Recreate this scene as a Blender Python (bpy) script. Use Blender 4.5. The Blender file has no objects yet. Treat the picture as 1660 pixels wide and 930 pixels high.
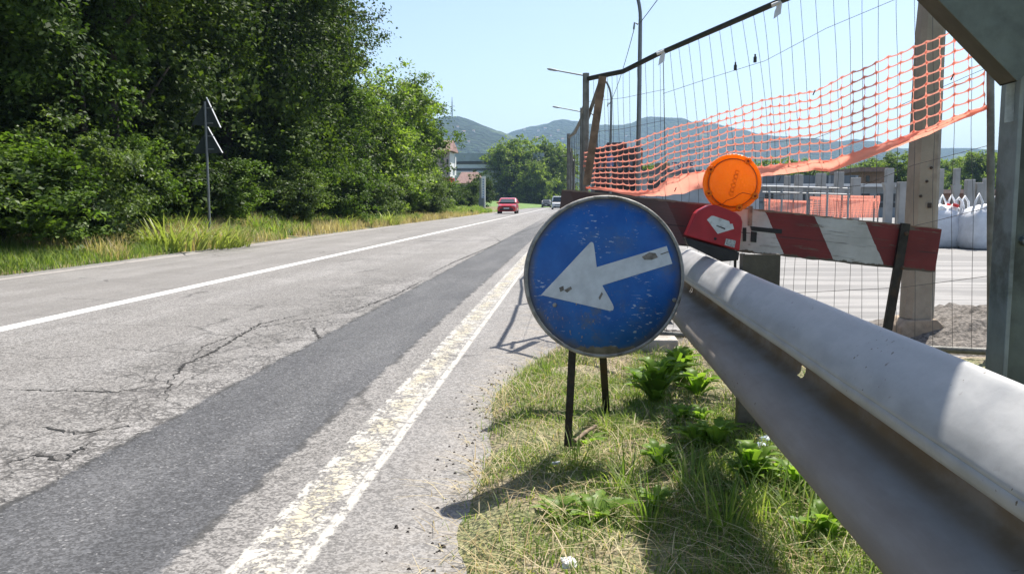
import bpy, bmesh, math, random
import numpy as np
from mathutils import Vector, Matrix, Euler, noise

S = bpy.context.scene
COL = S.collection
R = math.radians

# ------------------------------------------------------------------ camera, world, sun, exposure
FPX, W0, H0 = 1350.0, 1660.0, 930.0          # focal length in photo pixels
CAM_H = 1.05
PITCH = math.atan(137 / FPX)
YAW = math.atan(100 * math.cos(PITCH) / FPX)
cd = bpy.data.cameras.new('camera')
cam = bpy.data.objects.new('camera', cd)
COL.objects.link(cam)
cam.location = (0, 0, CAM_H)
cam.rotation_euler = (math.pi / 2 - PITCH, 0, YAW)
cd.sensor_width = 36
cd.lens = 36 * FPX / W0
cd.clip_start = 0.05
cd.clip_end = 12000
S.camera = cam

SUN = Vector((0.32, 0.50, 1.0)).normalized()
wd = bpy.data.worlds.new('World')
S.world = wd
wd.use_nodes = True
wn = wd.node_tree
bg = wn.nodes['Background']
sky = wn.nodes.new('ShaderNodeTexSky')
sky.sky_type = 'NISHITA'
sky.sun_disc = False
sky.sun_elevation = math.asin(SUN.z)
sky.sun_rotation = math.atan2(SUN.x, SUN.y)
sky.altitude = 200
sky.air_density = 1.0
sky.dust_density = 1.6
sky.ozone_density = 1.2
wn.links.new(sky.outputs[0], bg.inputs[0])
bg.inputs[1].default_value = 0.10
sl = bpy.data.lights.new('sun', 'SUN')
sl.energy = 5.0
sl.angle = R(0.5)
sl.color = (1.0, 0.95, 0.87)
so = bpy.data.objects.new('sun', sl)
COL.objects.link(so)
so.rotation_euler = SUN.to_track_quat('Z', 'Y').to_euler()
S.view_settings.view_transform = 'Standard'
S.view_settings.look = 'None'
S.view_settings.gamma = 1
S.view_settings.use_curve_mapping = False
S.view_settings.exposure = 0.98
S.render.engine = 'CYCLES'
S.cycles.max_bounces = 6
S.cycles.transparent_max_bounces = 12
S.cycles.volume_bounces = 0
S.cycles.caustics_reflective = False
S.cycles.caustics_refractive = False

# ------------------------------------------------------------------ measuring helpers
CM = Euler((math.pi / 2 - PITCH, 0, YAW)).to_matrix()
CO = Vector((0, 0, CAM_H))
def ray(px, py):
    return CM @ Vector(((px - W0 / 2) / FPX, -(py - H0 / 2) / FPX, -1.0))
def gp(px, py, z=0.0):                        # where the sight line meets a level plane
    d = ray(px, py); return CO + d * ((z - CAM_H) / d.z)
def yp(px, py, Y):                            # ... a plane across the road
    d = ray(px, py); return CO + d * (Y / d.y)
def xp(px, py, X):
    d = ray(px, py); return CO + d * (X / d.x)
def pp(px, py, p0, n):                        # ... any plane
    d = ray(px, py); return CO + d * ((p0 - CO).dot(n) / d.dot(n))
def smooth(a, b, x):
    t = min(1, max(0, (x - a) / (b - a))); return t * t * (3 - 2 * t)
def interp(pts, x):
    return float(np.interp(x, [p[0] for p in pts], [p[1] for p in pts]))

# ------------------------------------------------------------------ materials
def nodes(name):
    m = bpy.data.materials.new(name); m.use_nodes = True
    t = m.node_tree; b = t.nodes['Principled BSDF']
    return m, t, b
class NB:
    """tiny node builder"""
    def __init__(s, t): s.t = t
    def n(s, typ, **kw):
        x = s.t.nodes.new(typ)
        for k, v in kw.items(): setattr(x, k, v)
        return x
    def put(s, sock, v):
        if hasattr(v, 'is_linked'): s.t.links.new(v, sock)
        elif v is not None: sock.default_value = v
    def coord(s, kind='Object'): return s.n('ShaderNodeTexCoord').outputs[kind]
    def mapping(s, vec, scale=(1, 1, 1), loc=(0, 0, 0), rot=(0, 0, 0)):
        x = s.n('ShaderNodeMapping'); s.put(x.inputs[0], vec)
        x.inputs['Scale'].default_value = scale; x.inputs['Location'].default_value = loc; x.inputs['Rotation'].default_value = rot
        return x.outputs[0]
    def noise(s, vec, scale, detail=4, rough=0.55, out=0, dist=0.0):
        x = s.n('ShaderNodeTexNoise'); s.put(x.inputs['Vector'], vec)
        x.inputs['Scale'].default_value = scale; x.inputs['Detail'].default_value = detail
        x.inputs['Roughness'].default_value = rough; x.inputs['Distortion'].default_value = dist
        return x.outputs[out]
    def voro(s, vec, scale, feature='F1', out=0, rnd=1.0):
        x = s.n('ShaderNodeTexVoronoi', feature=feature); s.put(x.inputs['Vector'], vec)
        x.inputs['Scale'].default_value = scale; x.inputs['Randomness'].default_value = rnd
        return x.outputs[out]
    def math(s, op, a, b=None, c=None, clamp=False):
        x = s.n('ShaderNodeMath', operation=op, use_clamp=clamp)
        s.put(x.inputs[0], a)
        if b is not None: s.put(x.inputs[1], b)
        if c is not None: s.put(x.inputs[2], c)
        return x.outputs[0]
    def ramp(s, f, a, b, lo=0.0, hi=1.0):       # smooth step from a to b
        x = s.n('ShaderNodeMapRange', interpolation_type='SMOOTHSTEP'); s.put(x.inputs[0], f)
        x.inputs[1].default_value = a; x.inputs[2].default_value = b; x.inputs[3].default_value = lo; x.inputs[4].default_value = hi
        return x.outputs[0]
    def mix(s, f, a, b, blend='MIX'):
        x = s.n('ShaderNodeMix', data_type='RGBA', blend_type=blend)
        s.put(x.inputs['Factor'], f)
        for sock, v in ((x.inputs[6], a), (x.inputs[7], b)):
            if isinstance(v, tuple) and len(v) == 3: v = (*v, 1)
            s.put(sock, v)
        return x.outputs[2]
    def sep(s, v):
        x = s.n('ShaderNodeSeparateXYZ'); s.put(x.inputs[0], v); return x.outputs
    def bump(s, h, strength=0.5, dist=0.01, normal=None):
        x = s.n('ShaderNodeBump'); s.put(x.inputs['Height'], h)
        x.inputs['Strength'].default_value = strength; x.inputs['Distance'].default_value = dist
        if normal is not None: s.put(x.inputs['Normal'], normal)
        return x.outputs[0]
    def island(s): return s.n('ShaderNodeNewGeometry').outputs['Random Per Island']

def plain(name, col, rough=0.6, metal=0.0, var=0.25, scale=8.0, bump=0.0, bscale=60.0, spec=0.4, dirt=None, dirt_scale=3.0, dirt_lo=0.5, dirt_hi=0.7):
    """a surface with worn, uneven colour"""
    m, t, b = nodes(name); k = NB(t); co = k.coord()
    n1 = k.noise(co, scale, 5, 0.6)
    lo = tuple(c * (1 - var) for c in col); hi = tuple(min(1, c * (1 + var)) for c in col)
    c = k.mix(k.ramp(n1, 0.3, 0.7), lo, hi)
    if dirt:
        c = k.mix(k.ramp(k.noise(k.mapping(co, loc=(3, 7, 1)), dirt_scale, 6, 0.65), dirt_lo, dirt_hi), c, dirt)
    k.put(b.inputs['Base Color'], c)
    b.inputs['Roughness'].default_value = rough; b.inputs['Metallic'].default_value = metal
    b.inputs['Specular IOR Level'].default_value = spec
    if bump: k.put(b.inputs['Normal'], k.bump(k.noise(co, bscale, 4, 0.6), bump, 0.01))
    return m

def leafy(name, cols, trans=0.35, rough=0.45, spec=0.3, scale=0.0):
    """leaf faces, each with its own tone"""
    m, t, b = nodes(name); k = NB(t)
    r = k.n('ShaderNodeValToRGB'); k.put(r.inputs[0], k.island())
    el = r.color_ramp.elements
    el[0].position = 0; el[0].color = (*cols[0], 1); el[1].position = 1; el[1].color = (*cols[-1], 1)
    for i, c in enumerate(cols[1:-1], 1):
        e = el.new(i / (len(cols) - 1)); e.color = (*c, 1)
    col = r.outputs[0]
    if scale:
        col = k.mix(k.ramp(k.noise(k.coord(), scale, 2), 0.35, 0.65), k.mix(1.0, col, (0.50, 0.54, 0.5), 'MULTIPLY'), k.mix(1.0, col, (1.6, 1.5, 1.15), 'MULTIPLY'))  # clump-wide dark and warm tones paint in shaded areas and sunlit sprays
    k.put(b.inputs['Base Color'], col)
    b.inputs['Roughness'].default_value = rough; b.inputs['Specular IOR Level'].default_value = spec
    tr = k.n('ShaderNodeBsdfTranslucent'); k.put(tr.inputs[0], k.mix(1.0, col, (1.5, 1.6, 0.7), 'MULTIPLY'))
    mx = k.n('ShaderNodeMixShader'); mx.inputs[0].default_value = trans
    t.links.new(b.outputs[0], mx.inputs[1]); t.links.new(tr.outputs[0], mx.inputs[2])
    t.links.new(mx.outputs[0], t.nodes['Material Output'].inputs[0])
    return m

# ------------------------------------------------------------------ mesh builder and object helpers
class MB:
    def __init__(s): s.v = []; s.f = []; s.mi = []; s.sm = []
    def add(s, vs, fs, mi=0, sm=False):
        o = len(s.v); s.v += [tuple(p) for p in vs]
        for f in fs: s.f.append([i + o for i in f]); s.mi.append(mi); s.sm.append(sm)
        return s
    def box(s, c, size, rot=None, mi=0):
        M = rot if rot is not None else Matrix.Identity(3); c = Vector(c)
        vs = [c + M @ Vector((x * size[0] / 2, y * size[1] / 2, z * size[2] / 2)) for x in (-1, 1) for y in (-1, 1) for z in (-1, 1)]
        return s.add(vs, [(0, 1, 3, 2), (4, 6, 7, 5), (0, 4, 5, 1), (2, 3, 7, 6), (0, 2, 6, 4), (1, 5, 7, 3)], mi)
    def bar(s, a, b, w, d, up=(0, 0, 1), mi=0):
        a = Vector(a); b = Vector(b); z = (b - a).normalized(); u = Vector(up)
        if abs(z.dot(u)) > 0.95: u = Vector((0, 1, 0))
        x = u.cross(z).normalized(); y = z.cross(x)
        M = Matrix((x, y, z)).transposed()
        return s.box((a + b) / 2, (w, d, (b - a).length), M, mi)
    def tube(s, pts, r, n=8, mi=0, caps=True):
        pts = [Vector(p) for p in pts]; rs = r if isinstance(r, (list, tuple)) else [r] * len(pts)
        rings = []; ref = None
        for i, p in enumerate(pts):
            d = (pts[min(i + 1, len(pts) - 1)] - pts[max(i - 1, 0)]).normalized()
            if ref is None:
                ref = Vector((0, 0, 1)) if abs(d.z) < 0.9 else Vector((0, 1, 0))
            x = (ref - d * ref.dot(d)).normalized(); y = d.cross(x); ref = x
            rings.append([p + (x * math.cos(2 * math.pi * k / n) + y * math.sin(2 * math.pi * k / n)) * rs[i] for k in range(n)])
        vs = [q for g in rings for q in g]; fs = []
        for i in range(len(pts) - 1):
            for k in range(n):
                fs.append((i * n + k, i * n + (k + 1) % n, (i + 1) * n + (k + 1) % n, (i + 1) * n + k))
        s.add(vs, fs, mi, n > 4)
        if caps:
            s.add(rings[0], [tuple(range(n - 1, -1, -1))], mi); s.add(rings[-1], [tuple(range(n))], mi)
        return s
    def prism(s, poly, y0, y1, mi=0, frame=None):
        """poly of (x, z) extruded from y0 to y1; frame = 4x4 placing it"""
        F = frame or Matrix.Identity(4); n = len(poly)
        vs = [F @ Vector((p[0], y0, p[1])) for p in poly] + [F @ Vector((p[0], y1, p[1])) for p in poly]
        fs = [tuple(range(n)), tuple(range(2 * n - 1, n - 1, -1))] + [(i, i + n, (i + 1) % n + n, (i + 1) % n) for i in range(n)]
        return s.add(vs, fs, mi)
    def lathe(s, prof, frame=None, n=40, mi=0, sm=True):
        """prof of (r, y) turned about the y axis"""
        F = frame or Matrix.Identity(4); vs = []; fs = []
        for r, y in prof:
            for k in range(n):
                a = 2 * math.pi * k / n; vs.append(F @ Vector((r * math.cos(a), y, r * math.sin(a))))
        for i in range(len(prof) - 1):
            for k in range(n):
                fs.append((i * n + k, (i + 1) * n + k, (i + 1) * n + (k + 1) % n, i * n + (k + 1) % n))
        return s.add(vs, fs, mi, sm)
    def build(s, name, mats, parent=None, bevel=0.0, fix=True):
        me = bpy.data.meshes.new(name); me.from_pydata(s.v, [], s.f)
        for m in (mats if isinstance(mats, (list, tuple)) else [mats]): me.materials.append(m)
        me.polygons.foreach_set('material_index', s.mi); me.polygons.foreach_set('use_smooth', s.sm)
        if fix or bevel:
            bm = bmesh.new(); bm.from_mesh(me)
            bmesh.ops.recalc_face_normals(bm, faces=bm.faces)
            if bevel:
                es = [e for e in bm.edges if len(e.link_faces) == 2 and e.calc_face_angle(0) > 0.6]
                bmesh.ops.bevel(bm, geom=es, offset=bevel, segments=2, profile=0.5, affect='EDGES')
            bm.to_mesh(me); bm.free()
        me.update()
        return link(name, me, parent)
def link(name, me, parent=None):
    o = bpy.data.objects.new(name, me); COL.objects.link(o)
    if parent is not None:
        o.parent = parent; o.matrix_parent_inverse = parent_world(parent).inverted()
    return o
def parent_world(p):
    m = Matrix.LocRotScale(p.location, p.rotation_euler, p.scale)
    return (parent_world(p.parent) @ p.matrix_parent_inverse @ m) if p.parent else m
def tag(o, label=None, cat=None, group=None, kind=None):
    for k, v in (('label', label), ('category', cat), ('group', group), ('kind', kind)):
        if v: o[k] = v
    return o
def thing(name, loc, label, cat, group=None, rz=0.0):
    o = bpy.data.objects.new(name, None); COL.objects.link(o)
    o.location = loc; o.rotation_euler = (0, 0, rz); o.empty_display_size = 0.2
    return tag(o, label, cat, group)
def copy_tree(o, parent=None):
    c = o.copy(); COL.objects.link(c)
    if parent is not None:
        c.parent = parent; c.matrix_parent_inverse = o.matrix_parent_inverse.copy()
    for ch in [x for x in bpy.data.objects if x.parent == o]: copy_tree(ch, c)
    return c
def place(o, loc, rz=0.0, sc=1.0, label=None):
    o.location = loc; o.rotation_euler = (0, 0, rz); o.scale = (sc, sc, sc) if not isinstance(sc, tuple) else sc
    if label: o['label'] = label
    return o
def quads(name, V, mat, parent=None, smooth_=False):
    """V: (n,4,3) array -> one mesh of separate quads"""
    n = len(V); me = bpy.data.meshes.new(name)
    me.vertices.add(n * 4); me.vertices.foreach_set('co', V.astype(np.float32).ravel())
    me.loops.add(n * 4); me.loops.foreach_set('vertex_index', np.arange(n * 4, dtype=np.int32))
    me.polygons.add(n); me.polygons.foreach_set('loop_start', np.arange(0, n * 4, 4, dtype=np.int32))
    me.materials.append(mat); me.update(); me.validate()
    return link(name, me, parent)
def strips(name, V, mat, parent=None, smooth_=True):
    """V: (n,k,2,3) blades of k cross-edges -> one mesh"""
    n, k = V.shape[:2]; me = bpy.data.meshes.new(name)
    me.vertices.add(n * k * 2); me.vertices.foreach_set('co', V.astype(np.float32).ravel())
    base = (np.arange(n) * k * 2)[:, None, None]; j = (np.arange(k - 1) * 2)[None, :, None]
    idx = (base + j + np.array([0, 1, 3, 2])[None, None, :]).astype(np.int32).ravel()
    me.loops.add(len(idx)); me.loops.foreach_set('vertex_index', idx)
    nf = n * (k - 1); me.polygons.add(nf); me.polygons.foreach_set('loop_start', np.arange(0, nf * 4, 4, dtype=np.int32))
    me.polygons.foreach_set('use_smooth', [smooth_] * nf)
    me.materials.append(mat); me.update(); me.validate()
    return link(name, me, parent)
def grid(name, xs, ys, fz, mat, kind='structure'):
    vs = [(x, y, fz(x, y)) for y in ys for x in xs]; nx = len(xs)
    fs = [(j * nx + i, j * nx + i + 1, (j + 1) * nx + i + 1, (j + 1) * nx + i) for j in range(len(ys) - 1) for i in range(nx - 1)]
    me = bpy.data.meshes.new(name); me.from_pydata(vs, [], fs); me.materials.append(mat)
    me.polygons.foreach_set('use_smooth', [True] * len(fs)); me.update()
    return tag(link(name, me), kind=kind)
# ------------------------------------------------------------------ ground, road, verges, yard, hills
def bend(y):                                   # the road turns away to the right far off
    return 0.0 if y < 150 else (y - 150) ** 2 / 420.0

def road_material():
    m, t, b = nodes('asphalt'); k = NB(t); co = k.coord(); s = k.sep(co); x, y = s[0], s[1]
    wob = k.math('MULTIPLY_ADD', k.noise(k.mapping(co, scale=(0.0, 0.9, 0.0)), 1.6, 8, 0.8), 0.16, -0.08)
    wob2 = k.math('MULTIPLY_ADD', k.noise(k.mapping(co, scale=(0.0, 1.0, 0.0), loc=(0, 9, 0)), 3.5, 8, 0.82), 0.15, -0.075)
    fine = k.math('MULTIPLY_ADD', k.noise(co, 38, 4, 0.75), 0.07, -0.035)
    stones = k.voro(co, 120, 'F1', 1); sv = k.sep(stones)[0]
    stones2 = k.voro(k.mapping(co, loc=(5, 3, 0)), 62, 'F1', 1); sv2 = k.sep(stones2)[0]
    sd = k.voro(co, 95, 'F1', 0)
    big = k.noise(co, 0.55, 5, 0.6); mid = k.noise(k.mapping(co, scale=(1, 0.25, 1)), 4, 5, 0.65)
    # old bleached asphalt with worn out aggregate
    old = k.mix(k.ramp(big, 0.3, 0.7), (0.188, 0.179, 0.171), (0.240, 0.229, 0.219))
    old = k.mix(k.ramp(mid, 0.35, 0.75, 0.0, 0.35), old, (0.135, 0.126, 0.117))
    lanes = k.noise(k.mapping(co, scale=(1.0, 0.035, 1), loc=(2, 0, 0)), 1.5, 4, 0.6)
    old = k.mix(k.ramp(lanes, 0.38, 0.62, 0, 0.6), old, (0.150, 0.141, 0.132))
    old = k.mix(k.ramp(k.noise(k.mapping(co, loc=(8, 1, 0)), 0.8, 6, 0.7), 0.56, 0.72, 0, 0.55), old, (0.115, 0.108, 0.10))
    wear = k.ramp(k.noise(k.mapping(co, scale=(1, 0.3, 1)), 1.1, 3), 0.35, 0.6)     # rougher, open texture patches
    spk = k.math('ADD', k.math('MULTIPLY', sv, 0.62), k.math('MULTIPLY', sv2, 0.38))
    gain = k.ramp(spk, 0.18, 0.82, 0.50, 1.42)
    near = k.math('MULTIPLY', k.ramp(x, -4.9, -4.4), k.ramp(x, -0.6, -1.2, 0.45, 1.0)); rough_zone = k.math('MULTIPLY_ADD', near, 0.5, 0.5)
    g3 = k.n('ShaderNodeCombineColor'); [k.put(i, k.math('MULTIPLY_ADD', k.math('SUBTRACT', gain, 1.0), rough_zone, 1.0)) for i in g3.inputs[:3]]
    old = k.mix(1.0, old, g3.outputs[0], 'MULTIPLY')
    # crazing left of the patch and fine cracks elsewhere
    dv = k.n('ShaderNodeVectorMath', operation='ADD'); k.put(dv.inputs[0], co)
    nz = k.n('ShaderNodeVectorMath', operation='SCALE'); k.put(nz.inputs[0], k.noise(co, 3.5, 5, 0.65, out=1)); nz.inputs['Scale'].default_value = 0.22
    k.put(dv.inputs[1], nz.outputs[0])
    e1 = k.voro(k.mapping(dv.outputs[0], scale=(1, 0.75, 1)), 5.5, 'DISTANCE_TO_EDGE'); e2 = k.voro(dv.outputs[0], 17, 'DISTANCE_TO_EDGE')
    zone = k.math('MULTIPLY', k.ramp(k.math('ADD', x, k.math('MULTIPLY_ADD', k.noise(co, 0.7, 4), 1.6, -0.8)), -3.4, -2.3), k.ramp(x, -1.85, -1.95))
    zone = k.math('MULTIPLY', zone, k.ramp(y, 16, 9))
    c1 = k.math('MULTIPLY', k.ramp(e1, 0.05, 0.012), k.math('MULTIPLY', zone, k.ramp(k.noise(co, 2.2, 3), 0.36, 0.5)))
    c2 = k.math('MULTIPLY', k.ramp(e2, 0.16, 0.03), k.math('MULTIPLY', zone, k.ramp(k.noise(co, 1.6, 4), 0.40, 0.56)))
    e3 = k.voro(k.mapping(dv.outputs[0], scale=(0.45, 1.1, 1)), 0.75, 'DISTANCE_TO_EDGE')
    c3 = k.math('MULTIPLY', k.ramp(e3, 0.012, 0.002), k.ramp(k.noise(co, 0.9, 3), 0.48, 0.56))
    crack = k.math('MAXIMUM', k.math('MAXIMUM', c1, k.math('MULTIPLY', c2, 0.8)), k.math('MULTIPLY', c3, 0.75))
    old = k.mix(k.math('MULTIPLY', crack, 0.74), old, (0.028, 0.026, 0.025))
    # the newer dark strip
    xl = k.math('ADD', k.math('ADD', x, wob), fine); xr = k.math('ADD', k.math('ADD', x, wob2), fine)
    pm = k.math('MULTIPLY', k.ramp(xl, -1.97, -1.945), k.ramp(xr, -1.165, -1.19))
    pm = k.math('MULTIPLY', pm, k.ramp(k.math('ADD', y, k.math('MULTIPLY', x, 4.0)), 52, 20, 0.25, 1.0))
    pv = k.mix(k.ramp(k.noise(k.mapping(co, scale=(1, 0.2, 1)), 3, 4), 0.3, 0.7), (0.062, 0.063, 0.067), (0.092, 0.092, 0.095))
    g4 = k.n('ShaderNodeCombineColor'); [k.put(i, k.ramp(spk, 0.2, 0.9, 0.62, 1.40)) for i in g4.inputs[:3]]
    pv = k.mix(1.0, pv, g4.outputs[0], 'MULTIPLY')
    pv = k.mix(k.ramp(sv, 0.975, 0.985, 0, 0.35), pv, (0.34, 0.33, 0.32))
    col = k.mix(pm, old, pv)
    # dark joint along both sides of the strip
    j1 = k.math('MULTIPLY', k.ramp(xl, -1.985, -1.965), k.ramp(xl, -1.925, -1.95))
    j2 = k.math('MULTIPLY', k.ramp(xr, -1.20, -1.18), k.ramp(xr, -1.145, -1.162))
    jj = k.math('MULTIPLY', k.math('MAXIMUM', j1, j2), k.ramp(k.noise(co, 5, 3), 0.42, 0.55))
    col = k.mix(k.math('MULTIPLY', jj, 0.8), col, (0.03, 0.03, 0.03))
    # paint
    band = lambda a, b_, xx, e=0.012: k.math('MULTIPLY', k.ramp(xx, a - e, a + e), k.ramp(xx, b_ + e, b_ - e))
    xf = k.math('ADD', x, k.math('MULTIPLY', fine, 0.5))
    wornn = k.math('ADD', k.math('MULTIPLY', k.noise(co, 9, 5, 0.7), 0.6), k.math('MULTIPLY', k.noise(k.mapping(co, scale=(1, 0.4, 1)), 60, 3, 0.7), 0.4))
    e4 = k.voro(k.mapping(dv.outputs[0], scale=(0.8, 1.5, 1)), 17, 'DISTANCE_TO_EDGE')
    shred = k.math('MULTIPLY', k.ramp(e4, 0.02, 0.14, 0.1, 1.0), k.ramp(wornn, 0.44, 0.52))
    line_r = k.math('MAXIMUM', k.math('MULTIPLY', band(-0.975, -0.80, xf, 0.018), shred), k.math('MULTIPLY', band(-0.795, -0.757, xf, 0.008), k.ramp(wornn, 0.42, 0.51)))
    line_r = k.math('MAXIMUM', line_r, k.math('MULTIPLY', band(-0.988, -0.955, xf, 0.006), k.ramp(wornn, 0.47, 0.55)))
    yel = k.math('MULTIPLY', band(-0.945, -0.83, xf, 0.02), k.ramp(k.noise(co, 2.3, 4), 0.34, 0.58))
    paint_r = k.mix(yel, (0.46, 0.44, 0.395), (0.47, 0.42, 0.30))
    col = k.mix(k.math('MULTIPLY', line_r, 0.9), col, paint_r)
    line_c = k.math('MULTIPLY', band(-4.84, -4.67, xf), k.ramp(wornn, 0.30, 0.40, 0.55, 1.0))
    line_c = k.math('MULTIPLY', line_c, k.ramp(y, 60, 25, 0.55, 1.0))
    col = k.mix(k.math('MULTIPLY', line_c, k.ramp(wornn, 0.36, 0.5, 0.72, 0.95)), col, (0.66, 0.65, 0.63))
    line_l = k.math('MULTIPLY', band(-7.90, -7.77, xf), k.ramp(wornn, 0.40, 0.56, 0.08, 0.4))
    col = k.mix(line_l, col, (0.55, 0.49, 0.46))
    # grit and dust on the shoulder
    dust = k.math('MULTIPLY', k.ramp(k.math('ADD', x, wob), -0.75, -0.25), k.ramp(k.noise(co, 6, 6, 0.7), 0.35, 0.7))
    col = k.mix(k.math('MULTIPLY', dust, 0.45), col, (0.33, 0.28, 0.22))
    k.put(b.inputs['Base Color'], col)
    b.inputs['Roughness'].default_value = 0.82; b.inputs['Specular IOR Level'].default_value = 0.35
    h = k.math('ADD', k.math('MULTIPLY', sd, -0.6), k.math('MULTIPLY', crack, -1.6))
    k.put(b.inputs['Normal'], k.bump(h, 0.55, 0.006))
    return m

ys = list(np.arange(-4, 30, 0.5)) + list(np.arange(30, 150, 6)) + list(np.arange(150, 262, 4))
vs, fs = [], []
xs = [-8.25, -7.9, -4.75, -1.5, -0.4, 0.2]
for y in ys:
    for i, x in enumerate(xs):
        wx = x + bend(y)
        if i == 0: wx += 0.12 * noise.noise((y * 0.6, 0, 0))
        vs.append((wx, y, 0.0))
nx = len(xs)
for j in range(len(ys) - 1):
    for i in range(nx - 1): fs.append((j * nx + i, j * nx + i + 1, (j + 1) * nx + i + 1, (j + 1) * nx + i))
me = bpy.data.meshes.new('road'); me.from_pydata(vs, [], fs); me.materials.append(road_material()); me.update()
tag(link('road', me), kind='structure')

# a few long open cracks in the old asphalt
def crack(pts, w):
    P = [gp(*p, 0.003) for p in pts]; out = []
    rnd = random.Random(len(pts) * 7 + int(pts[0][0]))
    for a, b in zip(P[:-1], P[1:]):
        n = max(3, int((b - a).length / 0.025))
        for i in range(n):
            q = a.lerp(b, i / n); d = (b - a).normalized()
            out.append(q + Vector((-d.y, d.x, 0)) * rnd.uniform(-1, 1) * 0.017)
    out.append(P[-1]); V = []
    for i, q in enumerate(out):
        d = (out[min(i + 1, len(out) - 1)] - out[max(i - 1, 0)]).normalized(); n_ = Vector((-d.y, d.x, 0))
        ww = w * rnd.uniform(0.1, 0.9) * min(1, 4 * (i + 1) / len(out), 4 * (len(out) - i) / len(out))
        V.append((q - n_ * ww / 2, q + n_ * ww / 2))
    return V
crack_m = plain('open_crack', (0.022, 0.021, 0.02), 0.95, var=0.3)
CR = [([(268, 655), (276, 615), (300, 590), (345, 570), (420, 525), (475, 512), (560, 507)], 0.030),
      ([(300, 590), (330, 560), (420, 530), (560, 505), (600, 495)], 0.016), ([(505, 528), (518, 548), (530, 545)], 0.035),
      ([(0, 630), (90, 632), (190, 634), (262, 622)], 0.020), ([(60, 690), (120, 702), (205, 690), (240, 690)], 0.022),
      ([(0, 752), (60, 735), (100, 745), (150, 715)], 0.028), ([(160, 562), (240, 568), (330, 572)], 0.012),
      ([(696, 452), (702, 441), (735, 425), (790, 402), (812, 392), (800, 384)], 0.045), ([(690, 452), (640, 478), (560, 508)], 0.03),
      ([(560, 470), (600, 462), (655, 455)], 0.018), ([(830, 384), (850, 374), (870, 368), (885, 358)], 0.05)]
for pts, w in CR:
    V = crack(pts, w); me = bpy.data.meshes.new('road_crack')
    me.from_pydata([p for ab in V for p in ab], [], [(2 * i, 2 * i + 1, 2 * i + 3, 2 * i + 2) for i in range(len(V) - 1)])
    me.materials.append(crack_m); tag(link('road_crack', me), kind='structure')

def ground_material():
    m, t, b = nodes('rough_ground'); k = NB(t); co = k.coord()
    c = k.mix(k.ramp(k.noise(co, 0.09, 6, 0.6), 0.35, 0.65), (0.05, 0.075, 0.018), (0.10, 0.11, 0.035))
    c = k.mix(k.ramp(k.noise(co, 1.5, 5, 0.65), 0.5, 0.7, 0, 0.6), c, (0.20, 0.155, 0.085))
    k.put(b.inputs['Base Color'], c); b.inputs['Roughness'].default_value = 0.9
    k.put(b.inputs['Normal'], k.bump(k.noise(co, 6, 5), 0.6, 0.1))
    return m
gm = ground_material()
def gz(x, y):
    return -0.05
me = bpy.data.meshes.new('ground')
me.from_pydata([(-4200, -300, -0.06), (4200, -300, -0.06), (4200, 5200, -0.06), (-4200, 5200, -0.06)], [], [(0, 1, 2, 3)])
me.materials.append(gm); tag(link('ground', me), kind='structure')

# right hand verge
EDGE = [(0, -.36), (2.25, -.34), (2.6, -.42), (3.0, -.38), (3.5, -.40), (4.4, -.47), (5.1, -.36), (5.8, -.21), (6.3, -.08), (7.0, 0.0), (9, .0), (30, .0)]
def edge(y): return interp(EDGE, y)
def vz(x, y):
    e = edge(y) - 0.16
    t = smooth(0, 0.45, x - e)
    nb = noise.noise((x * 5, y * 5, 0.3)) * 0.022 + noise.noise((x * 14, y * 14, 4.0)) * 0.010
    z = -0.05 + 0.115 * t + nb * t
    z += 0.035 * smooth(0.2, 1.0, x) * smooth(6.5, 4.5, y)
    d = ((x - 2.35) / 0.75) ** 2 + ((y - 4.15) / 0.75) ** 2            # low bank under the fence
    z += 0.17 * math.exp(-d)
    z -= 0.14 * smooth(5.95, 6.6, y - 0.35 * max(0, 1.0 - x) + 0.62 * max(0, x - 1.0)) * smooth(0.15, 0.7, x)
    return z
def verge_material():
    m, t, b = nodes('dry_verge_soil'); k = NB(t); co = k.coord(); s = k.sep(co)
    c = k.mix(k.ramp(k.noise(co, 3.2, 6, 0.65), 0.3, 0.7), (0.25, 0.185, 0.125), (0.46, 0.37, 0.275))
    c = k.mix(k.ramp(k.noise(k.mapping(co, scale=(1, 2.2, 1)), 22, 5, 0.7), 0.45, 0.72, 0, 0.75), c, (0.50, 0.40, 0.26))
    c = k.mix(k.ramp(k.voro(co, 55, 'F1', 0), 0.42, 0.6, 0, 0.7), c, (0.10, 0.08, 0.06))
    c = k.mix(k.ramp(k.noise(co, 11, 5, 0.6), 0.62, 0.72, 0, 0.7), c, (0.06, 0.05, 0.045))
    dark = k.math('MULTIPLY', k.ramp(s[1], 5.7, 6.1), k.ramp(k.noise(co, 7, 5, 0.7), 0.38, 0.55))
    c = k.mix(dark, c, (0.085, 0.08, 0.08))
    th = k.math('MULTIPLY', k.ramp(k.noise(k.mapping(co, loc=(6, 2, 0)), 2.4, 6, 0.7), 0.36, 0.56), k.ramp(s[1], 5.2, 4.4)); c = k.mix(k.math('MULTIPLY', th, 0.75), c, k.mix(k.ramp(k.noise(co, 60, 3, .7), .35, .65), (0.10, 0.135, 0.035), (0.24, 0.25, 0.10)))
    k.put(b.inputs['Base Color'], c); b.inputs['Roughness'].default_value = 0.95
    k.put(b.inputs['Normal'], k.bump(k.math('ADD', k.noise(co, 35, 5, 0.7), k.voro(co, 55, 'F1', 0)), 0.9, 0.02))
    return m
vm = verge_material()
grid('verge', list(np.arange(-0.8, 3.6, 0.035)), list(np.arange(-0.5, 7.4, 0.04)), vz, vm)
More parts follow.
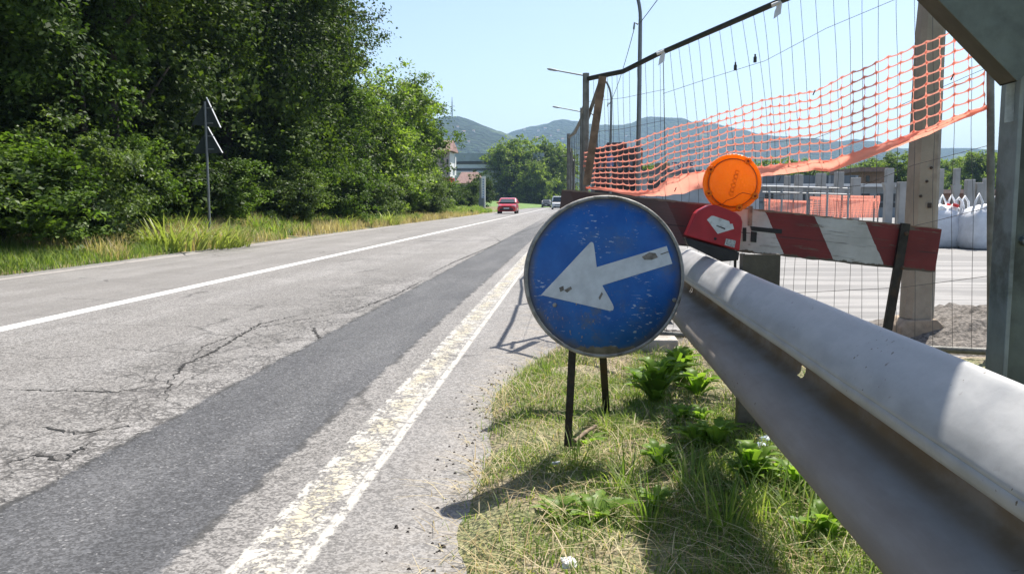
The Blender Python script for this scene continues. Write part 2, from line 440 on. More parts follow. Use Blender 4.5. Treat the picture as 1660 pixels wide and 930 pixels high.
grid('far_verge', [-0.5, -0.2, 0.1, 0.45, 0.9], list(np.arange(7.35, 60, 0.6)), lambda x, y: -0.02 + 0.06 * smooth(-0.3, 0.05, x) + 0.02 * noise.noise((x * 4, y * 2, 0)), vm)

# yard
def yard_material():
    m, t, b = nodes('yard_concrete'); k = NB(t); co = k.coord()
    c = k.mix(k.ramp(k.noise(co, 0.35, 6, 0.6), 0.3, 0.7), (0.20, 0.19, 0.18), (0.28, 0.268, 0.255))
    c = k.mix(k.ramp(k.noise(k.mapping(co, scale=(0.12, 1.4, 1), rot=(0, 0, 0.12)), 1.3, 6, 0.7), 0.44, 0.56, 0, 0.75), c, (0.13, 0.125, 0.12))
    c = k.mix(k.ramp(k.noise(co, 30, 4, 0.7), 0.4, 0.75, 0, 0.5), c, (0.18, 0.17, 0.16))
    k.put(b.inputs['Base Color'], c); b.inputs['Roughness'].default_value = 0.85
    k.put(b.inputs['Normal'], k.bump(k.noise(co, 25, 4), 0.4, 0.02))
    return m
grid('yard', [0.55, 3, 8, 20, 40, 70], [4.6, 7, 12, 25, 45, 80], lambda x, y: -0.015, yard_material())

# left verge with a bank
def lz(x, y):
    e = -8.05 + bend(y) + 0.14 * noise.noise((y * 0.6, 2, 0)) + 0.08 * noise.noise((y * 2.5, 5, 0))
    t = e - x
    return -0.05 + 0.10 * smooth(-0.1, 0.5, t) + 0.35 * smooth(0.6, 3.0, t) + 0.04 * noise.noise((x * 2, y * 2, 1)) * smooth(0.1, 0.6, t)
def lverge_material():
    m, t, b = nodes('left_verge_soil'); k = NB(t); co = k.coord()
    c = k.mix(k.ramp(k.noise(co, 1.3, 6, 0.65), 0.35, 0.65), (0.05, 0.07, 0.018), (0.24, 0.18, 0.09))
    c = k.mix(k.ramp(k.noise(co, 14, 4, 0.7), 0.5, 0.7, 0, 0.7), c, (0.11, 0.085, 0.05))
    k.put(b.inputs['Base Color'], c); b.inputs['Roughness'].default_value = 0.95
    k.put(b.inputs['Normal'], k.bump(k.noise(co, 20, 5, 0.7), 0.8, 0.04))
    return m
vs, fs = [], []
LX = [0, .15, .3, .45, .7, 1.1, 1.8, 2.8, 4.5, 8, 20]; LY = list(np.arange(4, 60, 0.35)) + list(np.arange(60, 215, 3))
for y in LY:
    for d in LX:
        x = -7.9 + bend(y) - d; vs.append((x, y, lz(x, y)))
for j in range(len(LY) - 1):
    for i in range(len(LX) - 1):
        a = j * len(LX) + i; fs.append((a, a + len(LX), a + len(LX) + 1, a + 1))
me = bpy.data.meshes.new('left_verge'); me.from_pydata(vs, [], fs); me.materials.append(lverge_material())
me.polygons.foreach_set('use_smooth', [True] * len(fs)); me.update(); tag(link('left_verge', me), kind='structure')
# mown grass slope by the totem
grass_m = plain('mown_grass', (0.10, 0.17, 0.03), 0.9, var=0.35, scale=1.5, bump=0.6, bscale=12)
me = bpy.data.meshes.new('mown_slope')
P = [(-8.3, 92, 0.03), (-8.3, 150, 0.03), (-8.0 + bend(205), 205, 0.03), (-30, 205, 2.2), (-22, 140, 1.3), (-14, 92, .5)]
me.from_pydata(P, [], [tuple(range(6))[::-1]]); me.materials.append(grass_m); tag(link('mown_slope', me), kind='structure')

# hills
def hill_material():
    m, t, b = nodes('wooded_hillside'); k = NB(t); co = k.coord()
    c = k.mix(k.ramp(k.noise(co, 0.012, 6, 0.65), 0.35, 0.65), (0.013, 0.028, 0.012), (0.042, 0.066, 0.022))
    c = k.mix(k.ramp(k.voro(co, 0.07, 'F1', 0), 0.2, 0.75), c, (0.008, 0.016, 0.008))
    c = k.mix(k.ramp(k.noise(k.mapping(co, loc=(50, 3, 0)), 0.006, 4), 0.6, 0.68, 0, 0.8), c, (0.10, 0.13, 0.05))
    k.put(b.inputs['Base Color'], c); b.inputs['Roughness'].default_value = 0.95; b.inputs['Specular IOR Level'].default_value = 0.1
    k.put(b.inputs['Normal'], k.bump(k.math('ADD', k.voro(co, 0.07, 'F1', 0), k.noise(co, 0.03, 5, .7)), 1.0, 14))
    return m
hm = hill_material()
def ridge(name, prof, D, depth, seed):
    """a hill whose skyline passes the sight lines in prof at distance D"""
    P = [yp(px, py, D) for px, py in prof]; X = [p.x for p in P]; Z = [p.z for p in P]
    xs = np.arange(X[0], X[-1], 14.0); rows = np.linspace(-1, 0.5, 26); vs = []; fs = []
    for r in rows:
        for x in xs:
            z0 = float(np.interp(x, X, Z)); f = max(0.0, 1 - abs(r) ** 1.35) if r <= 0 else 1 - 2.4 * r * r
            y = D + r * depth
            n_ = noise.fractal(Vector((x * 0.0035, y * 0.0035, seed)), 1.0, 2.0, 5)
            tr = noise.noise((x * 0.06, y * 0.02, seed)) * 4.0 + noise.noise((x * 0.021, y * 0.02, seed + 3)) * 4.0
            vs.append((x, y, -3 + z0 * f * (1 + 0.20 * n_ * (abs(r) > 0.01) * min(1, abs(r) * 5)) + tr * f))
    n = len(xs)
    for j in range(len(rows) - 1):
        for i in range(n - 1): fs.append((j * n + i, j * n + i + 1, (j + 1) * n + i + 1, (j + 1) * n + i))
    me = bpy.data.meshes.new(name); me.from_pydata(vs, [], fs); me.materials.append(hm)
    me.polygons.foreach_set('use_smooth', [True] * len(fs)); me.update(); return tag(link(name, me), kind='structure')
ridge('hill', [(380, 300), (520, 240), (640, 205), (690, 190), (730, 186), (760, 192), (800, 208), (830, 218), (880, 240), (960, 270), (1080, 300), (1200, 326)], 1700, 700, 1.0)
ridge('hill', [(560, 326), (700, 270), (800, 225), (832, 212), (860, 203), (905, 197), (940, 200), (1000, 207), (1050, 203), (1090, 196), (1135, 197), (1180, 208), (1230, 217), (1300, 224), (1360, 231), (1420, 237), (1480, 240), (1540, 239), (1600, 244), (1680, 252), (1850, 262), (2100, 300), (2300, 326)], 2600, 1100, 5.0)
ridge('hill', [(960, 326), (1100, 300), (1200, 282), (1300, 272), (1400, 266), (1480, 262), (1560, 258), (1640, 262), (1800, 285), (2000, 326)], 1500, 500, 9.0)
# ------------------------------------------------------------------ vegetation
RNG = np.random.default_rng(11)
def norm(a): return a / np.maximum(1e-6, np.linalg.norm(a, axis=-1, keepdims=True))
def leaves(C, Nn, size, aspect, rng, droop=0.35, jitter=0.9):
    """leaf faces at centres C facing roughly Nn"""
    n = len(C); up = norm(Nn + rng.normal(0, jitter, (n, 3)))
    d = rng.normal(0, 1, (n, 3)); d[:, 2] -= droop; d = norm(d - up * (d * up).sum(1, keepdims=True)); s = np.cross(up, d)
    L = size * rng.uniform(0.6, 1.35, (n, 1)); Wd = L * aspect
    fold = up * L * 0.10
    return np.stack([C - d * L / 2, C + s * Wd / 2 + fold - d * L * 0.05, C + d * L / 2 - fold, C - s * Wd / 2 + fold - d * L * 0.05], 1)
def cloud(lobes, n_clump, per, cr, size, aspect, seed, shell=(0.62, 1.02), flat=0.6, droop=0.35, strand=0.0, boughs=0, core=0.12):
    """leaves in clumps, clumps gathered on boughs, boughs spread over the lobes"""
    rng = np.random.default_rng(seed); lob = np.array(lobes, float)      # cx cy cz rx ry rz
    wgt = (lob[:, 3] * lob[:, 4] + lob[:, 4] * lob[:, 5] + lob[:, 3] * lob[:, 5]); wgt /= wgt.sum()
    nb = boughs or max(8, n_clump // 9); m = max(1, n_clump // nb); n_clump = nb * m
    pick = rng.choice(len(lob), nb, p=wgt); d = norm(rng.normal(0, 1, (nb, 3)))
    rad = rng.uniform(shell[0], shell[1], (nb, 1)) * (1 + 0.10 * np.sin(d[:, :1] * 5 + seed) * np.cos(d[:, 2:] * 6))
    bc = lob[pick, :3] + d * rad * lob[pick, 3:]
    o = rng.normal(0, 1.0, (nb, m, 3)) * cr * 1.25 * rng.uniform(.7, 1.3, (nb, 1, 1)); o[:, :, 2] *= .42
    dh = d.copy(); dh[:, 2] = 0; out = (o * norm(dh)[:, None, :]).sum(2); o[:, :, 2] -= 0.28 * out * (1 + .3 * rng.normal(0, 1, (nb, 1)))
    cc = (bc[:, None, :] + o).reshape(-1, 3); dd = np.repeat(d, m, 0)
    scale = rng.uniform(0.55, 1.35, (n_clump, 1, 1))
    off = rng.normal(0, 0.42, (n_clump, per, 3)) * cr * scale * np.array([1, 1, flat])
    if strand: off[:, :, 2] -= np.abs(rng.normal(0, strand, (n_clump, per))) * (rng.random((n_clump, 1)) < 0.35)
    C = (cc[:, None, :] + off).reshape(-1, 3)
    Nn = np.repeat(norm(dd * 0.5 + np.array([0, 0, 0.9])), per, 0)
    L = leaves(C, Nn, size, aspect, rng, droop, 0.6)
    nc = int(len(C) * core * 3.2); pk = rng.choice(len(lob), nc, p=wgt); dc = norm(rng.normal(0, 1, (nc, 3)))
    Cc = lob[pk, :3] + dc * rng.uniform(.15, .62, (nc, 1)) * lob[pk, 3:]
    return np.concatenate([L, leaves(Cc, dc, size * 1.2, .7, rng, droop)])
bark = plain('bark', (0.045, 0.036, 0.027), 0.9, var=0.45, scale=3, bump=1.0, bscale=18)
def trunk_mesh(name, h, r, limbs, seed, parent):
    rnd = random.Random(seed); m = MB()
    pts = []; x = y = 0.0
    for i in range(7):
        pts.append((x, y, h * i / 6 - 0.3)); x += rnd.uniform(-.15, .15) * h * 0.05; y += rnd.uniform(-.15, .15) * h * 0.05
    m.tube(pts, [r * (1.25 if i == 0 else 1 - 0.12 * i) for i in range(7)], 9)
    for i in range(limbs):
        f = rnd.uniform(0.3, 0.95); b = Vector(pts[min(5, int(f * 6))]); a = rnd.uniform(0, 6.28); L = h * rnd.uniform(.14, .26)
        q = [b, b + Vector((math.cos(a) * L * .45, math.sin(a) * L * .45, L * .3)), b + Vector((math.cos(a) * L * .8, math.sin(a) * L * .8, L * .75))]
        m.tube(q, [r * .42, r * .27, r * .08], 6)
    return m.build(name, bark, parent)
def tree(name, lobes, n_clump, per, cr, size, aspect, mat, h, r, limbs, seed, label, cat='tree', group=None, **kw):
    t = thing(name, (0, 0, 0), label, cat, group)
    trunk_mesh('trunk', h, r, limbs, seed, t)
    quads('crown', cloud(lobes, n_clump, per, cr, size, aspect, seed, **kw), mat, t)
    return t
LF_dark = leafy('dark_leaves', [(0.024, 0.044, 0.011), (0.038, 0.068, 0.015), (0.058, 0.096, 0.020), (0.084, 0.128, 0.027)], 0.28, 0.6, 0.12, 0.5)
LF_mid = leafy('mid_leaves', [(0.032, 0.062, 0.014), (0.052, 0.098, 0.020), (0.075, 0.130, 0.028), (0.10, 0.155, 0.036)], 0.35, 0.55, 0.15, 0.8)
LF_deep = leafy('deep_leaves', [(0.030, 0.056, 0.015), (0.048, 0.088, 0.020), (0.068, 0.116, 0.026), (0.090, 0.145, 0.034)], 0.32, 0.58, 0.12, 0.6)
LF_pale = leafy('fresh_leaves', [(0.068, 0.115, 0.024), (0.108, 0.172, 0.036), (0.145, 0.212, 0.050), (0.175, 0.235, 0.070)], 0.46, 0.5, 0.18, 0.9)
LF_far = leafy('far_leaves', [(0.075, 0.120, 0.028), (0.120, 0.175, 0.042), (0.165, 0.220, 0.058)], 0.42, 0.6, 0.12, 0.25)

G_L = 'tall trees of the dark wood along the left side of the road'
def lobes_tall(seed, h, rad, low):
    rnd = random.Random(seed); L = [(0, 0, h * .62, rad * .85, rad * .85, h * .36)]
    for i in range(11):
        a = rnd.uniform(0, 6.28); z = rnd.uniform(low, h * .92); rr = rad * rnd.uniform(.45, .75) * (1.05 - 0.45 * max(0, (z / h - .55)) / .45)
        L.append((math.cos(a) * rad * .55, math.sin(a) * rad * .55, z, rr, rr, rr * rnd.uniform(.7, 1.15)))
    return L
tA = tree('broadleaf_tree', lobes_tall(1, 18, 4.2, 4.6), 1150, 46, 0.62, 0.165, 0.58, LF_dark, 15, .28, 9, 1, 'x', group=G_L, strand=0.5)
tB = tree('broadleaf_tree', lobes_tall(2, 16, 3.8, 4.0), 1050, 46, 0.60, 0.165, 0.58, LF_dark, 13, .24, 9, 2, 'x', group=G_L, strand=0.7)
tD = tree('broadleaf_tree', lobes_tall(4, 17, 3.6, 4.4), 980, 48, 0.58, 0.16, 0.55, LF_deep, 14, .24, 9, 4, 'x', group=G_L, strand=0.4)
spots = [  # x, y, proto, rz, scale, label
    (-15.2, 11.5, tA, 0.4, 0.95), (-12.6, 16.0, tD, 1.9, 0.85), (-16.6, 18.0, tB, 2.6, 1.05), (-12.9, 21.0, tA, 3.9, 0.92), (-13.6, 26.0, tB, 5.1, 1.05),
    (-17.5, 24.5, tD, 0.8, 1.05), (-13.0, 31.0, tA, 1.3, 1.0), (-12.9, 36.5, tB, 2.2, 1.08), (-17.5, 33.5, tA, 4.4, 1.05), (-14.4, 41.0, tA, 5.6, 0.96), (-17.0, 47.0, tB, 0.5, 1.0)]
LBL = ['dark leafy tree overhanging the bushes at the near end of the wood', 'lighter leafed tree with sunlit drooping sprays above the bushes, near end of the wood', 'dark tree standing behind the bushes, second row of the wood',
       'dark tree right behind the two triangular signs', 'dark tree beyond the triangular signs at the front of the wood', 'mid green tree in the second row behind the triangular signs',
       'dark tree behind the dry roadside grass, middle of the wood', 'dark shady tree over the tall roadside weeds, past the middle of the wood', 'dark tree in the back row, past the middle of the wood',
       'tall dark tree next to the last tall tree of the wood', 'last tall tree of the wood, its dark edge against the sky above the lighter trees']
used = set()
for (x, y, pr, rz, sc), lb in zip(spots, LBL):
    o = pr if pr.name not in used else copy_tree(pr)
    used.add(pr.name); place(o, (x, y, lz(max(x, -27), y)), rz, sc, lb)
# lower, fresher trees at the far end of the wood
G_M = 'lower fresh green trees at the far end of the wood'
def lobes_low(seed, h, rad):
    rnd = random.Random(seed); L = [(0, 0, h * .5, rad * .8, rad * .8, h * .46)]
    for i in range(10):
        a = rnd.uniform(0, 6.28); z = rnd.uniform(h * .12, h * .9); rr = rad * rnd.uniform(.35, .6)
        L.append((math.cos(a) * rad * .6, math.sin(a) * rad * .6, z, rr, rr, rr * rnd.uniform(.6, 1.2)))
    return L
tM = tree('young_tree', lobes_low(7, 9, 3.0), 620, 46, 0.55, 0.22, 0.5, LF_pale, 7.5, .14, 8, 7, 'x', group=G_M, strand=0.3)
tN = tree('young_tree', lobes_low(8, 8, 3.2), 620, 46, 0.55, 0.22, 0.5, LF_mid, 6.5, .14, 8, 8, 'x', group=G_M, strand=0.5)
used = set()
for x, y, pr, rz, sc, lb in [(-11.9, 44.5, tM, 0.3, 1.02, 'fresh green tree with sunlit top in front of the last tall dark tree'), (-12.4, 50.5, tN, 1.5, .95, 'bushy green tree between the sunlit tree and the feathery ones'),
                         (-12.9, 56.5, tM, 2.9, 1.04, 'feathery green tree next to last in the wood'), (-12.7, 63.0, tN, 4.0, 1.02, 'last tree of the wood, with a ragged twig tip beside the red-cornered house'),
                         (-11.6, 38.0, tN, 5.0, .72, 'low green tree under the tall dark trees, behind the dry grass'), (-11.3, 31.5, tN, 2.2, .5, 'small green tree at the foot of the dark wood')]:
    o = pr if pr.name not in used else copy_tree(pr); used.add(pr.name); place(o, (x, y, lz(x, y)), rz, sc, lb)
# bushes at the near end
G_B = 'leafy bushes in front of the dark wood'
def bush(seed, mat, n=240, size=.17):
    rnd = random.Random(seed); L = [(0, 0, 1.0, 1.2, 1.2, 1.0)]
    for i in range(9):
        a = rnd.uniform(0, 6.28); rr = rnd.uniform(.35, .65); L.append((math.cos(a) * .9, math.sin(a) * .9, rnd.uniform(.4, 2.1), rr, rr, rr * rnd.uniform(.8, 1.4)))
    t = thing('bush', (0, 0, 0), 'x', 'bush', G_B); m = MB()
    for i in range(7):
        a = rnd.uniform(0, 6.28); m.tube([(0, 0, -.2), (math.cos(a) * .3, math.sin(a) * .3, .7), (math.cos(a) * .8, math.sin(a) * .8, 1.7)], [.03, .02, .008], 5)
    m.build('stem', bark, t)
    quads('foliage', cloud(L, n, 46, .30, size, .6, seed, shell=(.5, 1.08), droop=.3), mat, t); return t
bC = bush(23, LF_dark, 330, .12)
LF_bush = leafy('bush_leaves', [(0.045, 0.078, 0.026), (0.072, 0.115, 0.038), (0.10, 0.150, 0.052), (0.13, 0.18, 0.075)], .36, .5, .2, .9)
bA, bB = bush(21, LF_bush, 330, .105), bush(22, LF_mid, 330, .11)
used = set()
for x, y, pr, rz, sc, lb in [(-10.3, 11.6, bA, 0, (1.1, 1.1, .80), 'broad pale green bush behind the bright grass, nearest the photographer'), (-10.2, 14.0, bB, 1.3, (1.05, 1.05, .70), 'rounded green bush in the middle of the bush row'),
                         (-10.1, 16.5, bA, 2.4, (.85, .85, .92), 'pale bush with an upright pointed top'), (-10.4, 18.9, bB, 3.7, (.8, .8, .80), 'green bush nearest the triangular signs, on their near side'),
                         (-10.6, 24.0, bB, 4.7, (.9, .9, .7), 'low dark bush just beyond the triangular signs'), (-10.1, 28.5, bA, 5.3, (.9, .9, .75), 'low bush behind the tan dry grass'),
                         (-9.9, 34.0, bB, .6, (1, 1, .8), 'bush at the foot of the dark wood past its middle'), (-9.9, 40.5, bA, 1.9, (1, 1, .9), 'pale bush below the fresh green trees'),
                         (-10.2, 47.0, bB, 2.8, (1, 1, .95), 'green bush below the bushy green tree'), (-9.8, 53.0, bA, 3.3, (1, 1, .9), 'pale bush below the feathery tree'),
                         (-10.5, 59.5, bA, 4.1, (1.1, 1.1, 1.0), 'pale bush below the last tree of the wood'), (-10.9, 67.5, bB, 5.9, (1.1, 1.1, .9), 'last bush of the roadside growth, before the mown slope')]:
    o = pr if pr.name not in used else copy_tree(pr); used.add(pr.name); place(o, (x, y, lz(x, y) - .05), rz, sc, lb)
# bushes further back that close the foot of the wood
G_U = 'dark undergrowth bushes inside the wood'
for i, (x, y) in enumerate([(-12.6, 12.5), (-13.2, 17.5), (-12.6, 22.6), (-12.4, 27.5), (-12.5, 33.2), (-12.4, 39.0), (-12.2, 46.0), (-15.5, 15.0), (-15.5, 21.5), (-15.8, 29), (-15.8, 38)]):
    o = bC if i == 0 else copy_tree(bC); place(o, (x, y, lz(x, y)), i * 1.7, (1.4, 1.4, 1.25), 'dark undergrowth bush in the shade under the tall trees'); o['group'] = G_U

# ivy-covered trunk standing out from the wood
ib = yp(190, 380, 19.5); iv_ = thing('ivy_trunk', (0, 0, 0), 'upright trunk wrapped in sunlit ivy behind the bushes, left of the triangular signs', 'tree'); rnd = random.Random(9)
trunk_mesh('trunk', 10, .16, 2, 33, iv_)
quads('ivy', cloud([(rnd.uniform(-.15, .15) + .12 * k_ / 9, rnd.uniform(-.15, .15), .5 + k_, .42 + .15 * math.sin(k_ * 1.9), .42, .8) for k_ in range(10)], 330, 40, .20, .11, .7, 33, shell=(.7, 1.15), strand=.2, boughs=150), LF_mid, iv_)
place(iv_, (ib.x, ib.y, lz(ib.x, ib.y)))
# the dark wood behind everything on the left: one mass nobody could count
rng = np.random.default_rng(5)
Cw = np.stack([rng.uniform(-32, -18.5, 30000), rng.uniform(2, 58, 30000), 12.5 * rng.random(30000) ** 1.3], 1)
tag(quads('distant_wood', leaves(Cw, np.tile([0.5, -0.5, 0.6], (30000, 1)), .55, .7, rng), LF_dark), 'dark mass of the wood behind the roadside trees', 'wood', kind='stuff')

# blades: straight from the ground, bending over
def blades(P, h, w, lean, rng, k=3, azim=None):
    n = len(P); a = rng.uniform(0, 2 * math.pi, n) if azim is None else azim; d = np.stack([np.cos(a), np.sin(a), np.zeros(n)], 1)
    s = np.stack([-d[:, 1], d[:, 0], np.zeros(n)], 1); t = np.linspace(0, 1, k)
    out = np.zeros((n, k, 2, 3))
    for i, f in enumerate(t):
        c = P + d * (h * lean * f ** 1.6)[:, None] + np.array([0, 0, 1.0]) * (h * (f - 0.38 * np.minimum(lean, 1.3) * f ** 2.2))[:, None]
        ww = (w * (1 - f) ** 0.7 * 0.5 + 0.0004)[:, None]
        out[:, i, 0] = c - s * ww; out[:, i, 1] = c + s * ww
    return out
G_green = leafy('grass_green', [(0.085, 0.140, 0.030), (0.13, 0.20, 0.042), (0.18, 0.245, 0.060), (0.27, 0.29, 0.11)], .46, .5, .22)
G_dry = leafy('grass_dry', [(0.28, 0.21, 0.11), (0.41, 0.32, 0.18), (0.52, 0.43, 0.27), (0.60, 0.52, 0.36)], .3, .7, .15)
# left verge: bright grass, tan hay, weeds
def lscatter(n, x0, x1, y0, y1, pw, rng):
    y = y0 + (y1 - y0) * rng.random(n) ** pw; d = x0 + (x1 - x0) * rng.random(n)
    return np.array([(-8.1 - a + bend(b), b, lz(-8.1 - a + bend(b), b) - .01) for a, b in zip(d, y)])
rng = np.random.default_rng(31)
def nsel(P, sc, off, lo):
    return np.array([noise.noise((p[0] * sc, p[1] * sc * .6, off)) > lo for p in P])
P = lscatter(26000, .05, 2.4, 7, 24, 1.3, rng); P = P[(P[:, 1] < 15.5) | nsel(P, .5, 3, .15)]
tag(strips('verge_grass', blades(P, rng.uniform(.10, .34, len(P)), rng.uniform(.008, .016, len(P)), rng.uniform(.2, .9, len(P)), rng), G_green), 'bright green grass on the left verge', 'grass', kind='stuff')
P = lscatter(30000, .1, 2.6, 10, 75, 1.7, rng); P = P[nsel(P, .45, 9, -.22) & (P[:, 1] > 14.3)]
tag(strips('dry_verge_grass', blades(P, rng.uniform(.15, .5, len(P)), rng.uniform(.007, .016, len(P)) * (1 + P[:, 1] / 50), rng.uniform(.15, .7, len(P)), rng), G_dry), 'tan dry grass on the left verge', 'grass', kind='stuff')
P = lscatter(26000, .4, 2.8, 20, 95, 1.3, rng); P = P[nsel(P, .4, 15, .05)]
tag(strips('verge_weeds', blades(P, rng.uniform(.18, .6, len(P)), rng.uniform(.02, .04, len(P)) * (1 + P[:, 1] / 60), rng.uniform(.3, 1.0, len(P)), rng), G_green), 'green weeds along the foot of the wood', 'weeds', kind='stuff')
# clumps of tall reed-like grass near the triangular signs
reed = leafy('reed_leaves', [(0.17, 0.21, 0.05), (0.23, 0.27, 0.08), (0.31, 0.34, 0.13)], .4, .45, .3)
def reed_clump(seed):
    rng = np.random.default_rng(seed); n = 105; a = rng.uniform(0, 6.28, n); r = np.sqrt(rng.random(n)) * .55
    P = np.stack([np.cos(a) * r, np.sin(a) * r, np.zeros(n)], 1)
    return strips('tall_grass_clump', blades(P, rng.uniform(.40, .95, n), rng.uniform(.030, .055, n), rng.uniform(.4, 1.5, n), rng, 5, a + rng.normal(0, .5, n)), reed)
c0 = reed_clump(3); c1 = reed_clump(4)
for i, (px, py, sc, lb) in enumerate([(312, 396, .85, 'clump of reed-like light green grass left of the sign pole'), (345, 396, 1.15, 'tall clump of light green grass around the foot of the sign pole'), (392, 392, 1.05, 'light green grass clump just right of the sign pole'),
                                      (422, 390, .8, 'small light green grass clump, second right of the sign pole'), (585, 365, .9, 'light green grass clump among the tan grass far along the verge'), (655, 360, 1.0, 'light green grass clump below the feathery trees')]):
    o = c0 if i == 0 else c1 if i == 1 else (c0, c1)[i % 2].copy()
    if i > 1: COL.objects.link(o)
    p = gp(px, py, .15); place(o, (p.x - .75, p.y, lz(p.x - .75, p.y) - .03), i * 1.1, sc); tag(o, lb, 'tall grass', 'tall grass clumps on the left verge')

# right verge
def rscatter(n, rng, dens):
    P = []
    while len(P) < n:
        x = rng.uniform(-.5, 1.35); y = 1.25 + 4.9 * rng.random() ** 1.25
        if rng.random() < dens(x, y): P.append((x, y, vz(x, y) - .006))
    return np.array(P)
def dens_green(x, y):
    e = edge(y); d = smooth(-.10, .3, x - e)
    n_ = noise.noise((x * 2.6, y * 2.2, 7)) * .5 + .5
    left_front = 1 - 0.55 * smooth(2.9, 2.3, y) * smooth(.25, -.2, x)
    back = smooth(5.9, 5.1, y - 0.2 * x) * (1 - 0.9 * smooth(.55, .8, x) * smooth(3.6, 4.2, y))
    return d * (0.18 + 0.95 * smooth(.3, .62, n_)) * left_front * back
def dens_dry(x, y):
    e = edge(y); d = smooth(-.22, .05, x - e)
    n_ = noise.noise((x * 2.2, y * 2.2, 2)) * .5 + .5
    return d * (.25 + .75 * smooth(.35, .6, n_)) * smooth(6.2, 4.8, y) * (1 - .4 * smooth(.6, 1.0, x))
rng = np.random.default_rng(77)
P = rscatter(40000, rng, dens_green)
hh = rng.uniform(.018, .062, len(P)) * (1 + .5 * (rng.random(len(P)) < .1)) * (1 + .55 * np.clip((P[:, 0] - .25) / .3, 0, 1))
tag(strips('grass', blades(P, hh, rng.uniform(.002, .0042, len(P)), rng.uniform(.2, 1.1, len(P)), rng, 4), G_green), 'green grass on the right verge under the guardrail', 'grass', kind='stuff')
P = rscatter(5200, rng, dens_dry)
tag(strips('dry_grass', blades(P, rng.uniform(.03, .13, len(P)), rng.uniform(.0018, .0036, len(P)), rng.uniform(1.0, 2.2, len(P)), rng, 4), G_dry), 'dry straw lying among the grass on the right verge', 'grass', kind='stuff')
# long seeding grass tufts (countable)
def tuft(seed, n, h, w):
    rng = np.random.default_rng(seed); a = rng.uniform(0, 6.28, n); r = np.sqrt(rng.random(n)) * .05
    P = np.stack([np.cos(a) * r, np.sin(a) * r, np.zeros(n) - .01], 1)
    return strips('grass_tuft', blades(P, rng.uniform(.5, 1, n) * h, rng.uniform(.6, 1.2, n) * w, rng.uniform(.15, .9, n), rng, 6, a + rng.normal(0, .6, n)), G_green)
tf = tuft(5, 46, .26, .006), tuft(6, 40, .22, .007)
G_T = 'long grass tufts on the right verge'
for i, (px, py, sc, lb) in enumerate([(935, 760, .8, 'grass tuft at the foot of the sign stand front leg'), (1010, 800, .95, 'long grass tuft right of the disc shadow'), (1050, 850, 1.0, 'long grass tuft at the edge of the guardrail shadow'),
                                  (1120, 800, 1.0, 'long grass tuft inside the guardrail shadow'), (1180, 860, 1.25, 'tall dark grass tuft in the guardrail shadow, the biggest there'), (1240, 850, 1.15, 'tall grass tuft beside the biggest one in the shadow'),
                                  (1300, 890, 1.0, 'sunlit grass tuft at the lower edge of the guardrail'), (1330, 840, .85, 'grass tuft close under the guardrail bottom edge'), (985, 700, .7, 'small tuft between the stand legs and the big leafy weed'), (880, 600, .7, 'small grass tuft behind the left side of the disc')]):
    o = tf[i] if i < 2 else tf[i % 2].copy()
    if i > 1: COL.objects.link(o)
    p = gp(px, py, .06); place(o, (p.x, p.y, vz(p.x, p.y) - .01), i * 1.3, sc); tag(o, lb, 'grass tuft', G_T)
# broad-leaved weeds
LF_weed = leafy('weed_leaves', [(0.11, 0.19, 0.030), (0.16, 0.255, 0.042), (0.21, 0.31, 0.06)], .52, .45, .25)
def weed(seed, n, L, W, up):
    """n long notched leaves from one root"""
    rnd = random.Random(seed); m = MB()
    for i in range(n):
        a = i * 2.4 + rnd.uniform(-.3, .3); l = L * rnd.uniform(.6, 1.1); w = W * rnd.uniform(.7, 1.15); e = up * rnd.uniform(.6, 1.25)
        d = Vector((math.cos(a), math.sin(a), 0)); s = Vector((-d.y, d.x, 0)); vs = []; K = 9; stem_h = rnd.uniform(0, .5) * L * up
        for j in range(K):
            f = j / (K - 1)
            c = d * (l * (f * math.cos(e * .9) + .15 * f * f)) + Vector((0, 0, stem_h * min(1, f * 2) + l * (math.sin(e) * f - .55 * f ** 2.4 * math.sin(e))))
            ww = w * (0.10 if f < .18 else math.sin(math.pi * min(1, (f - .08) / .92) ** .8) * (1 + .28 * (-1) ** j)) * .5
            dip = Vector((0, 0, -.18 * ww * rnd.uniform(.2, 1.5)))
            vs += [c - s * ww - dip, c + Vector((0, 0, -.25 * ww)), c + s * ww - dip]
        fs = []
        for j in range(K - 1):
            for q in (0, 1): fs.append((j * 3 + q, j * 3 + q + 1, j * 3 + q + 4, j * 3 + q + 3))
        m.add(vs, fs, 0, True)
    return m.build('weed', LF_weed, fix=False)
wA, wB, wC = weed(1, 46, .145, .042, 1.2), weed(2, 24, .125, .038, 1.0), weed(3, 9, .12, .04, .55)
G_W = 'broad-leaved weeds on the right verge'
